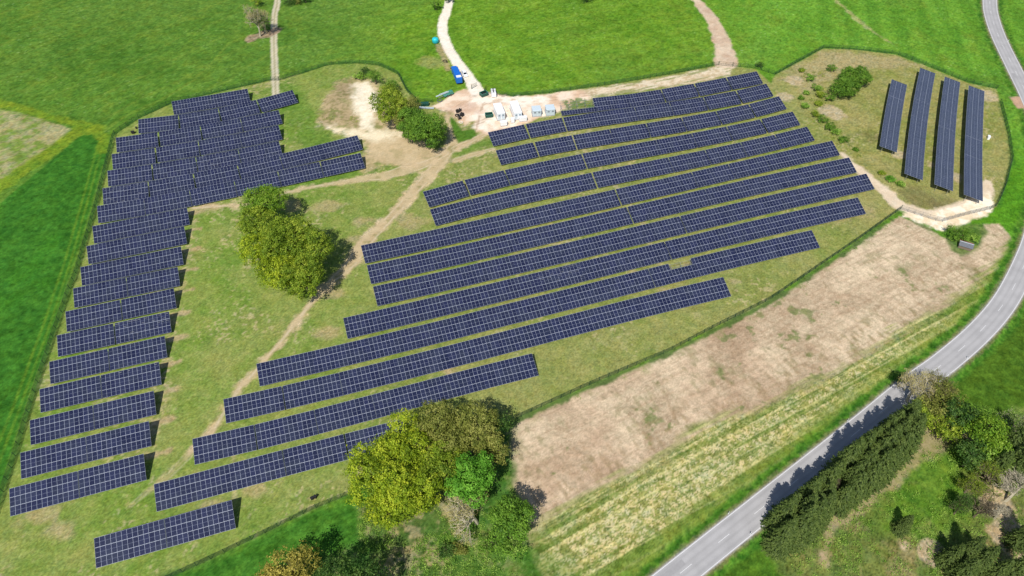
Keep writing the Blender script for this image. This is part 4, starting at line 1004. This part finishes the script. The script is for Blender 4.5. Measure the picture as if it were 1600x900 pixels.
def crown(R, z0, z1, seed, leaf=.26, dens=1.0, lobes=None, sy=1.0, per=26):
    rnd = np.random.RandomState(seed); H = (z1 - z0) / 2; zc = (z0 + z1) / 2
    nl = lobes or int(9 + R * 1.6); cen = []; rad = []
    for i in range(nl):
        th = i * 2.39996 + rnd.rand() * .8; rr = math.sqrt((i + .5) / nl) * .68
        zz = math.sqrt(max(0, 1 - rr * rr)) * rnd.uniform(-.35, .68)
        cen.append((math.cos(th) * rr * R, math.sin(th) * rr * R * sy, zc + zz * H)); rad.append(rnd.uniform(.26, .45) * R)
    cen = np.array(cen); rad = np.array(rad); rad = np.minimum(rad, H * .8)
    P = []; D = []; TT = []
    for i in range(nl):
        k = int(max(10, 7.5 * rad[i] ** 2 * dens)); d = rnd.randn(k, 3); d[:, 2] = d[:, 2] + .35; d /= np.linalg.norm(d, axis=1, keepdims=True)
        p = cen[i] + d * rad[i] * rnd.uniform(.72, 1.12, (k, 1)) * np.array([1, 1, .85])
        dist = np.linalg.norm((p[:, None] - cen[None]), axis=2) / rad[None]; dist[:, i] = 9
        keep = (dist.min(1) > .66) & (rnd.rand(k) > .18); P.append(p[keep]); D.append(d[keep]); TT.append(np.full(keep.sum(), rnd.uniform(-.12, .12)))
    P = np.concatenate(P); D = np.concatenate(D); TT = np.concatenate(TT)
    k = len(P); ct = np.clip(.5 + TT * 1.6 + rnd.randn(k) * .26, 0, 1)
    cs = rnd.uniform(.28, .6, k) * (1 if R > 3 else .6)
    m = rnd.poisson(per, k); idx = np.repeat(np.arange(k), m); n = len(idx)
    off = rnd.randn(n, 3) * cs[idx][:, None]; off[:, 2] *= .7
    pos = P[idx] + off; nr = D[idx] * .7 + rnd.randn(n, 3) * .55 + off * .6 + np.array([0, 0, .25]); nr /= np.linalg.norm(nr, axis=1, keepdims=True)
    pos[:, 2] = np.maximum(pos[:, 2], .15)
    sz = leaf * rnd.uniform(.55, 1.25, n); tint = np.clip(ct[idx] + rnd.randn(n) * .13, 0, 1)
    return quads(pos, nr, sz, rnd, tint) + (cen,)
def trunk_mesh(R, z0, z1, cen, seed, mtl, tr=None):
    rr = random.Random(seed); m = MB(); r0 = tr or (.10 + .028 * z1); zt = z0 + (z1 - z0) * .45
    lean = Vector((rr.uniform(-.3, .3), rr.uniform(-.3, .3), 0)); p = Vector((0, 0, -.4)); st = 4
    pts = [Vector((0, 0, -.4)) + lean * (i / st) + Vector((rr.uniform(-.08, .08), rr.uniform(-.08, .08), (zt + .4) * i / st)) for i in range(st + 1)]
    for i in range(st): m.tube(pts[i], pts[i + 1], r0 * (1 - .18 * i), r0 * (1 - .18 * (i + 1)), 8)
    for c in cen:
        s = pts[2 + rr.randrange(3)]; c = Vector(c); mid = s.lerp(c, .5) + Vector((rr.uniform(-.3, .3), rr.uniform(-.3, .3), rr.uniform(-.1, .5)))
        m.tube(s, mid, r0 * .42, r0 * .27, 6); m.tube(mid, c, r0 * .27, r0 * .08, 5)
    return m.mesh('trunk', mtl)
ALLT = []
def broad(px, R, H, kind, label, name='broadleaf_tree', cat='tree', group=None, low=.22, seed=None, leaf=.26, dens=1.0, per=26, zc=.58, lobes=None, sy=1.0):
    if cat == 'tree': R *= 1.08; H *= 1.06
    seed = seed or (int(px[0] * 13 + px[1] * 7) % 9999); x, y = G(px[0], px[1], H * zc)
    o = empty(name, (x, y, 0), 0); tag(o, label, cat, group)
    q, f, c, cen = crown(R, H * low, H, seed, leaf, dens, lobes, sy, per)
    put('crown', npmesh('crown', q, f, [LM[kind]], attr=c), o)
    put('trunk' if cat == 'tree' else 'stems', trunk_mesh(R, H * low, H, cen, seed, M_bark), o)
    return o
def bush(px, R, H, kind, label, group=None, **k):
    return broad(px, R, H, kind, label, 'bush', 'bush', group, low=.02, leaf=k.pop('leaf', .2), zc=.5, lobes=k.pop('lobes', 7), **k)
def bare(px, R, H, label, seed, mtl=M_twig, name='bare_tree', buds=None, group=None, levels=5):
    x, y = G(px[0], px[1], H * .55); o = empty(name, (x, y, 0), 0); tag(o, label, 'tree', group); rr = random.Random(seed)
    mt = MB(); mb = MB(); tips = []
    def grow(p, d, l, r, lev):
        n = 2 if lev < levels else 2; q = p
        for i in range(n):
            d2 = (d + Vector((rr.gauss(0, .14), rr.gauss(0, .14), rr.gauss(0, .1)))).normalized(); e = q + d2 * l / n
            (mt if lev < 2 else mb).tube(q, e, r * (1 - .25 * i), r * (1 - .25 * (i + 1)), 6 if lev < 2 else 3, cap=False); q = e; d = d2
        if lev >= levels: tips.append(q); return
        for i in range(rr.choice((3, 4)) if lev else 6):
            ax = Vector((rr.gauss(0, 1), rr.gauss(0, 1), rr.gauss(0, .6))).normalized(); nd = (d * .75 + ax * (.85 if lev else 1.1) + Vector((0, 0, .22))).normalized()
            nd.x *= 1; grow(q - (q - p) * rr.uniform(0, .45), nd, l * rr.uniform(.58, .78), r * .58, lev + 1)
    grow(Vector((0, 0, -.3)), Vector((0, 0, 1)), H * .34, .12 + H * .022, 0)
    # fit to crown radius
    allv = np.array(mb.v); k = R / (np.percentile(np.hypot(allv[:, 0], allv[:, 1]), 96) + 1e-6); kz = H / max(allv[:, 2].max(), 1)
    for b_ in (mt, mb): b_.v = [(v[0] * k, v[1] * k, v[2] * kz if v[2] > 0 else v[2]) for v in b_.v]
    mt.build('trunk', mtl, o); mb.build('branches', mtl, o)
    if buds:
        rnd = np.random.RandomState(seed); T = np.array([(t.x * k, t.y * k, t.z * kz) for t in tips]); idx = np.repeat(np.arange(len(T)), 5)
        pos = T[idx] + rnd.randn(len(idx), 3) * .25; nr = rnd.randn(len(idx), 3); nr /= np.linalg.norm(nr, axis=1, keepdims=True)
        q, f, c = quads(pos, nr, rnd.uniform(.06, .14, len(idx)), rnd, rnd.rand(len(idx))); put('buds', npmesh('buds', q, f, [LM[buds]], attr=c), o)
    return o
def spruce_mesh(R, H, seed):
    rnd = np.random.RandomState(seed); P = []; Nn = []; Sz = []; T = []
    nl = int(H / .36)
    for k in range(nl):
        h = .6 + (H - .6) * (k + .5) / nl; rad = R * (1 - (h / H)) ** .58 + .12; nb = int(7 + rad * 4)
        for b in range(nb):
            th = rnd.rand() * 6.283; L = rad * rnd.uniform(.72, 1.12); ns = max(3, int(L / .2)); tt = rnd.randn() * .16 + .42
            for s in range(ns):
                f = (s + .6) / ns; r = L * f
                for e in range(2):
                    side = rnd.randn() * .16 * (1.3 - f) * L * .6
                    x = math.cos(th) * r - math.sin(th) * side; y = math.sin(th) * r + math.cos(th) * side
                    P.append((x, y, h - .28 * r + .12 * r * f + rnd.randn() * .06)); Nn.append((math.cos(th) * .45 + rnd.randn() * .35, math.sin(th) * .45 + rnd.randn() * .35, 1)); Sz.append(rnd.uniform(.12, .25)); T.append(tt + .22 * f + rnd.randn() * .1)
    P = np.array(P); Nn = np.array(Nn); Nn /= np.linalg.norm(Nn, axis=1, keepdims=True)
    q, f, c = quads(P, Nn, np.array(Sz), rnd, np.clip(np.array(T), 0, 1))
    me = npmesh('crown', q, f, [LM['spruce']], attr=c)
    m = MB(); m.tube((0, 0, -.4), (0, 0, H * .97), .18 + H * .008, .02, 7)
    return me, m.mesh('trunk', M_bark)
SPR = [spruce_mesh(3.3, 15, 3), spruce_mesh(3.1, 13.5, 8), spruce_mesh(3.5, 15.8, 15), spruce_mesh(2.9, 12.6, 21)]
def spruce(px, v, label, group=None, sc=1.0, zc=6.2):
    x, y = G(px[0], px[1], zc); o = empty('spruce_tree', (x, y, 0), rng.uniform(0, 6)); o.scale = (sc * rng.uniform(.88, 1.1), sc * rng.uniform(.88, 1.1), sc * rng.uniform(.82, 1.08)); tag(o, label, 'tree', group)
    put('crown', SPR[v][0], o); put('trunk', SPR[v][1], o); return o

# oak group standing alone in the park
gk = 'trees of the lone clump in the middle'
broad((414,318), 6.9, 14, 'olivegreen', 'round green-topped tree at the upper end of the middle clump', group=gk)
broad((404,350), 6.2, 13, 'olive', 'yellow-green tree just below the round green one, middle clump', group=gk)
broad((408,392), 6.0, 12, 'yellow', 'yellow oak on the left flank of the middle clump', group=gk, dens=.8)
broad((446,378), 7.8, 18, 'olive', 'tallest broad oak at the heart of the middle clump', group=gk, low=.1)
broad((488,394), 6.4, 16.5, 'olive', 'olive oak on the right flank of the middle clump', group=gk, low=.1)
broad((438,424), 6.2, 12, 'yellow', 'yellowish oak low on the left of the middle clump', group=gk)
broad((474,430), 6.8, 14, 'olive', 'dense olive oak at the lower tip of the middle clump', group=gk, low=.08)
# clump at the lower edge
gb = 'trees of the large clump at the bottom'
broad((592,742), 8.0, 16, 'yellow', 'big bright yellow oak on the left of the bottom clump', group=gb)
broad((638,704), 7.4, 14.5, 'yellow', 'yellow-green oak overhanging the end of the panel row', group=gb)
broad((640,768), 7.0, 15, 'yellow', 'yellow oak in the middle foreground of the bottom clump', group=gb)
broad((690,680), 6.8, 15, 'brown', 'bronze-leaved oak at the top of the bottom clump', group=gb)
broad((742,674), 6.4, 15, 'brown', 'bronze-leaved oak nearest the brown field, top of bottom clump', group=gb, dens=.8)
broad((605,795), 4.8, 10, 'yellow', 'small yellow oak at the lower left of the bottom clump', group=gb)
broad((696,730), 6.0, 14, 'olive', 'shadowy olive tree between yellow oaks and bright green maple', group=gb)
broad((772,668), 4.2, 10, 'dark', 'dark sparse tree touching the fence at the brown field', group=gb, dens=.55, per=18)
broad((737,750), 5.6, 17, 'bright', 'vivid green maple on the right of the bottom clump', group=gb, per=32, low=.12)
broad((798,815), 5.0, 15, 'green', 'low dark-green tree beside the field shadow at bottom', group=gb)
bush((775,850), 4.2, 4, 'green', 'wide green bush below the leafless tree at bottom', None)
bush((800,858), 3.6, 3.5, 'bush', 'pale green bush at the corner of the stubble field', None)
broad((768,706), 4.2, 13, 'brown', 'narrow bronze tree between green maple and brown field', group=gb, dens=.8)
bare((744,800), 6.6, 11, 'leafless grey tree in front of the vivid green maple', 11, M_twig, buds='twiggy')
bush((700,862), 2.2, 2.6, 'dark', 'small dark bush on rough grass below the bottom clump', None)
bush((718,858), 1.8, 2.0, 'brown', 'small brownish bush right of the small dark bush', None, dens=.6)
broad((462,893), 5.6, 13, 'orange', 'orange-budded tree cut by the bottom edge, left one', group=gb, dens=.7, per=20)
broad((430,912), 4.6, 11, 'orange', 'orange-budded tree at the very bottom edge left of another', group=gb, dens=.7, per=18)
broad((545,932), 8.0, 15, 'dark', 'dark tree at the very bottom edge casting a wide shadow', group=gb, dens=.7, per=20)
# upper middle
gm = 'trees and bushes round the sand pit'
bush((571,112), 3.2, 3.0, 'dark', 'dark round bush in a hollow behind the sand pit', gm)
bush((562,120), 3.0, 2.6, 'bush', 'pale bush left of the hollow behind the sand pit', gm)
bush((586,122), 4.2, 5.5, 'green', 'green bush right of the hollow behind the sand pit', gm)
bush((604,143), 4.8, 6.5, 'olive', 'olive bush between sand pit and curved fence', gm)
bush((612,133), 3.4, 6, 'green', 'small green bush touching the curved fence corner', gm)
broad((611,168), 7.0, 13, 'olive', 'large olive tree on the right rim of the sand pit', group=gm)
broad((632,180), 5.0, 11, 'brown', 'brownish tree between olive and bright green ones at sand pit', group=gm)
bush((644,162), 4.2, 6.5, 'brown', 'brown bush at the fence behind the round green trees', gm, dens=.7)
broad((646,194), 6.2, 12, 'green', 'dense green tree, left half of the pair beside the track', group=gm, per=32, low=.1)
broad((668,207), 6.8, 12, 'green', 'dense green tree, right half of the pair beside the track', group=gm, per=32, low=.1)
# top edge
bare((399,30), 6.0, 15, 'tall leafless grey tree on a stony spot at the top', 21, M_twig, buds='twiggy')
bare((411,28), 4.4, 13, 'thinner leafless tree leaning beside the tall grey one', 33, M_twigd, buds='dark')
bush((400,2), 3.6, 5, 'olive', 'olive bush at the top edge above the leafless trees', None)
for i, (p, lb) in enumerate((((452,1), 'first dark hedge bush right of the farm track, top edge'), ((464,-1), 'middle dark hedge bush at the top edge by the farm track'), ((477,-3), 'last dark hedge bush at the top edge by the farm track'))):
    bush(p, 3.6, 4.5, 'dark' if i != 1 else 'brown', lb, 'hedge bushes at the top edge')
bush((681,8), 3.0, 5, 'green', 'green bush left of the gravel road at the top edge', None)
bush((701,-3), 3.0, 4, 'dark', 'dark bush across the end of the gravel road, top edge', None)
bush((917,-3), 3.6, 4.5, 'dark', 'dark bush alone in the far meadow at the top edge', None)
bush((1187,101), 1.9, 2.2, 'dark', 'lone dark bush on the meadow beside the back panel row', None, leaf=.16)
# right enclosure
ge = 'bushes in the right enclosure'
broad((1336,119), 6.0, 6.5, 'green', 'big round bush-like tree, upper lobe of the heart-shaped pair', group=ge, low=.05, per=30)
broad((1320,138), 5.4, 6, 'green', 'big round bush-like tree, lower lobe of the heart-shaped pair', group=ge, low=.05, per=30)
for p, r, h, kd, lb in (((1300,107),2.2,3,'green','separate round bush left of the heart-shaped pair'), ((1267,122),2.2,2.6,'bush','pale bush nearest the upper left fence corner'), ((1277,137),2.4,2.8,'bush','pale bush below the fence corner bush'),
  ((1297,152),2.6,3.2,'green','green bush touching the lower tip of the heart-shaped pair'), ((1282,148),2.0,2.4,'olive','olive bush left of the green tip bush'), ((1260,145),1.3,1.5,'bush','tiny bush on the bank, upper of two'), ((1252,153),1.2,1.4,'green','tiny bush on the bank, lower of two'),
  ((1258,165),1.9,1.9,'bush','low pale bush at the edge of the bank'), ((1279,162),1.8,1.5,'olive','flat olive bush in the bare hollow'), ((1275,179),1.9,2.2,'olive','first bush of the chain down the bank'), ((1285,187),2.2,2.6,'green','second bush of the chain down the bank'),
  ((1297,198),2.3,2.8,'green','third and thickest bush of the chain down the bank'), ((1307,206),1.9,2.2,'bush','fourth bush of the chain down the bank'), ((1318,219),1.9,2.2,'green','last bush of the chain down the bank'), ((1337,234),.9,.9,'green','tiny bush alone below the bank chain'),
  ((1378,270),1.3,1.3,'olive','small olive bush, upper of three below the strips'), ((1392,279),1.9,1.9,'bright','fresh green bush, middle of three below the strips'), ((1407,287),1.8,1.8,'bush','pale bush, lowest of three below the strips'),
  ((1253,110),1.4,1.3,'olive','scrubby bush beside the upper left fence corner'), ((1345,205),.1,.1,None,None)):
    if kd: bush(p, r, h, kd, lb, ge, leaf=.17)
bush((1500,366), 4.2, 5, 'green', 'dark round bush hiding the back of the small shed', None, per=34)
bush((1520,371), 2.3, 2.6, 'bush', 'smaller pale bush right of the shed bush', None)
bush((1408,590), 2.2, 2.2, 'dark', 'small dark bush on the stubble side of the road', None)
# spruce belt along the road
gs_ = 'spruces of the belt beside the road'
front = [(1222,806),(1240,792),(1256,779),(1273,766),(1291,752),(1308,738),(1325,725),(1342,711),(1358,698),(1374,685),(1390,672),(1406,660),(1420,649)]
back = [(1228,838),(1247,826),(1266,812),(1284,798),(1318,776),(1336,764),(1353,751),(1370,737),(1387,722),(1402,707),(1415,690),(1425,672)]
mid = [(1236,820),(1253,806),(1270,793),(1288,778),(1326,748),(1344,734),(1362,720),(1378,706),(1394,692),(1408,678)]
for nm, line in (('road-side', front), ('middle', mid), ('meadow-side', back)):
    for i, p in enumerate(line):
        spruce((p[0] + rng.uniform(-3, 3), p[1] + rng.uniform(-3, 3)), rng.randrange(4), f'dark spruce, {ORD[i]} from the lower left in the {nm} file of the belt', gs_, 1.06)
bare((1303,762), 2.2, 9, 'brown half-dead spruce skeleton in the gap of the belt', 41, M_twigd, 'dead_tree')
# copse on the right
gc = 'trees of the copse at the lower right'
bare((1432,606), 5.4, 11, 'leafless tree leaning over the road above the spruce belt', 51, M_twig, buds='twiggy', group=gc)
bare((1462,606), 4.6, 10, 'brown budding tree at the road edge right of the leafless one', 52, M_twigd, buds='brown', group=gc)
broad((1478,620), 4.2, 9, 'brown', 'thin bronze tree on the edge of the rich green verge', group=gc, dens=.5, per=14)
broad((1452,640), 4.0, 9, 'brown', 'thin bronze-olive tree between the road and the earthy clearing', group=gc, dens=.7, per=18)
broad((1436,652), 3.4, 9, 'olive', 'thin olive tree at the upper end of the spruce belt', group=gc, dens=.7, per=18)
broad((1497,652), 3.8, 9, 'dark', 'dense dark green tree, top left of the copse', group=gc)
broad((1478,672), 3.6, 7, 'olive', 'olive tree beside the earthy clearing, left of the copse', group=gc, dens=.6, per=18)
broad((1515,650), 3.6, 8, 'green', 'green tree touching the rich green verge, top of the copse', group=gc)
broad((1540,682), 5.2, 10, 'olivegreen', 'broad yellow-olive tree at the centre of the copse', group=gc)
broad((1520,712), 3.8, 8, 'dark', 'dark green tree at the right edge of the bright clearing', group=gc, dens=.8)
broad((1560,715), 4.0, 7, 'bush', 'pale green tree right of the centre of the copse', group=gc, dens=.7)
spruce((1583,690), 2, 'tall dark spruce at the right edge of the copse, upper one', gc)
spruce((1566,722), 1, 'dark spruce in shade, second on the right of the copse', gc)
spruce((1597,722), 0, 'dark spruce cut by the right edge, mid height', gc)
bare((1578,655), 4.0, 7, 'greyish shrub-like leafless tree beside the rich green verge', 53, M_twig, buds='bush', group=gc)
bare((1592,668), 3.6, 7, 'leafless shrub-like tree at the right frame edge above spruces', 54, M_twig, buds='dark', group=gc)
bare((1588,768), 5.2, 9, 'leafless grey tree at the right edge of the copse', 55, M_twig, group=gc)
bare((1548,748), 4.0, 8, 'leafless brown tree above the sandy spot in the copse', 56, M_twigd, buds='olive', group=gc)
bare((1535,795), 3.2, 8, 'slender leafless tree standing on sandy ground', 57, M_twigd, group=gc)
bare((1565,800), 2.8, 6, 'small leafless tree right of the slender one on sand', 58, M_twig, group=gc)
bare((1503,792), 2.2, 7, 'narrow dark leafless tree at the edge of the bright clearing', 59, M_twigd, buds='dark', group=gc)
bare((1518,760), 2.8, 6, 'thin brown sapling tree at the right edge of bright clearing', 60, M_twigd, buds='olive', group=gc)
for p, v, lb in (((1488,868), 3, 'dark spruce at the bottom, leftmost of the corner group'), ((1512,862), 1, 'dark spruce at the bottom, second of the corner group'), ((1532,878), 0, 'dark spruce at the bottom, third of the corner group'), ((1505,895), 2, 'spruce cut by the bottom edge in the corner group'), ((1560,893), 3, 'spruce at the bottom right, fifth of the corner group'), ((1590,888), 1, 'spruce in the bottom right corner'), ((1600,840), 2, 'shadowy spruce cut by the right edge above the corner')):
    spruce(p, v, lb, gc, .85, 4)
spruce((1413,820), 1, 'small dark conifer alone in the middle of the clearing', None, .62, 3)
bush((1545,645), 1.8, 2.2, 'bush', 'small bush in the rich green verge above the copse', None)
# undergrowth nobody could count
def undergrowth(polys, n, label, seed, kinds, lim=.35):
    rnd = np.random.RandomState(seed); P = []
    for pl in polys:
        w_ = np.array(GL(pl)); k = n * 3; x = rnd.uniform(w_[:, 0].min(), w_[:, 0].max(), k); y = rnd.uniform(w_[:, 1].min(), w_[:, 1].max(), k)
        nz = fbm(x.astype(np.float32), y.astype(np.float32), 5, 3, 3); ok = (poly_sd(x, y, w_, 5) < 0) & (nz > .48); P.append(np.stack([x[ok], y[ok]], 1)[:n])
    P = np.concatenate(P); k = len(P); hs = rnd.uniform(.15, .8, k); idx = np.repeat(np.arange(k), 12)
    pos = np.column_stack([P[idx, 0] + rnd.randn(len(idx)) * .35, P[idx, 1] + rnd.randn(len(idx)) * .35, np.abs(rnd.randn(len(idx))) * hs[idx] * .6 + .05])
    nr = rnd.randn(len(idx), 3) * .6 + np.array([0, 0, .8]); nr /= np.linalg.norm(nr, axis=1, keepdims=True)
    tint = np.clip(rnd.rand(k)[idx] + rnd.randn(len(idx)) * .1, 0, 1); q, f, c = quads(pos, nr, rnd.uniform(.08, .2, len(idx)), rnd, tint)
    o = put('undergrowth', npmesh('undergrowth', q, f, [LM[kinds]], attr=c)); tag(o, label, 'undergrowth', kind='stuff')
undergrowth([POLY['sebrush'][:6] + [(1640,640),(1640,930),(1240,930)]], 1500, 'low brambles and dry tufts on the floor of the copse', 3, 'bush')
undergrowth([[(560,800),(700,760),(820,800),(830,880),(840,920),(560,920)]], 900, 'rough tufts and weeds below the bottom tree clump', 4, 'bush')
undergrowth([[(515,135),(550,128),(555,160),(560,195),(520,190),(502,190)], [(1230,120),(1290,110),(1300,190),(1350,250),(1320,240),(1270,190)]], 260, 'scrubby weeds on the added mound and the bank', 5, 'olive')
undergrowth([[(800,655),(925,600),(1050,548),(1200,472),(1340,378),(1405,330),(1408,338),(1345,388),(1205,482),(1055,558),(928,610),(805,668)]], 500, 'tall green grass growing at the foot of the field fence', 6, 'green')
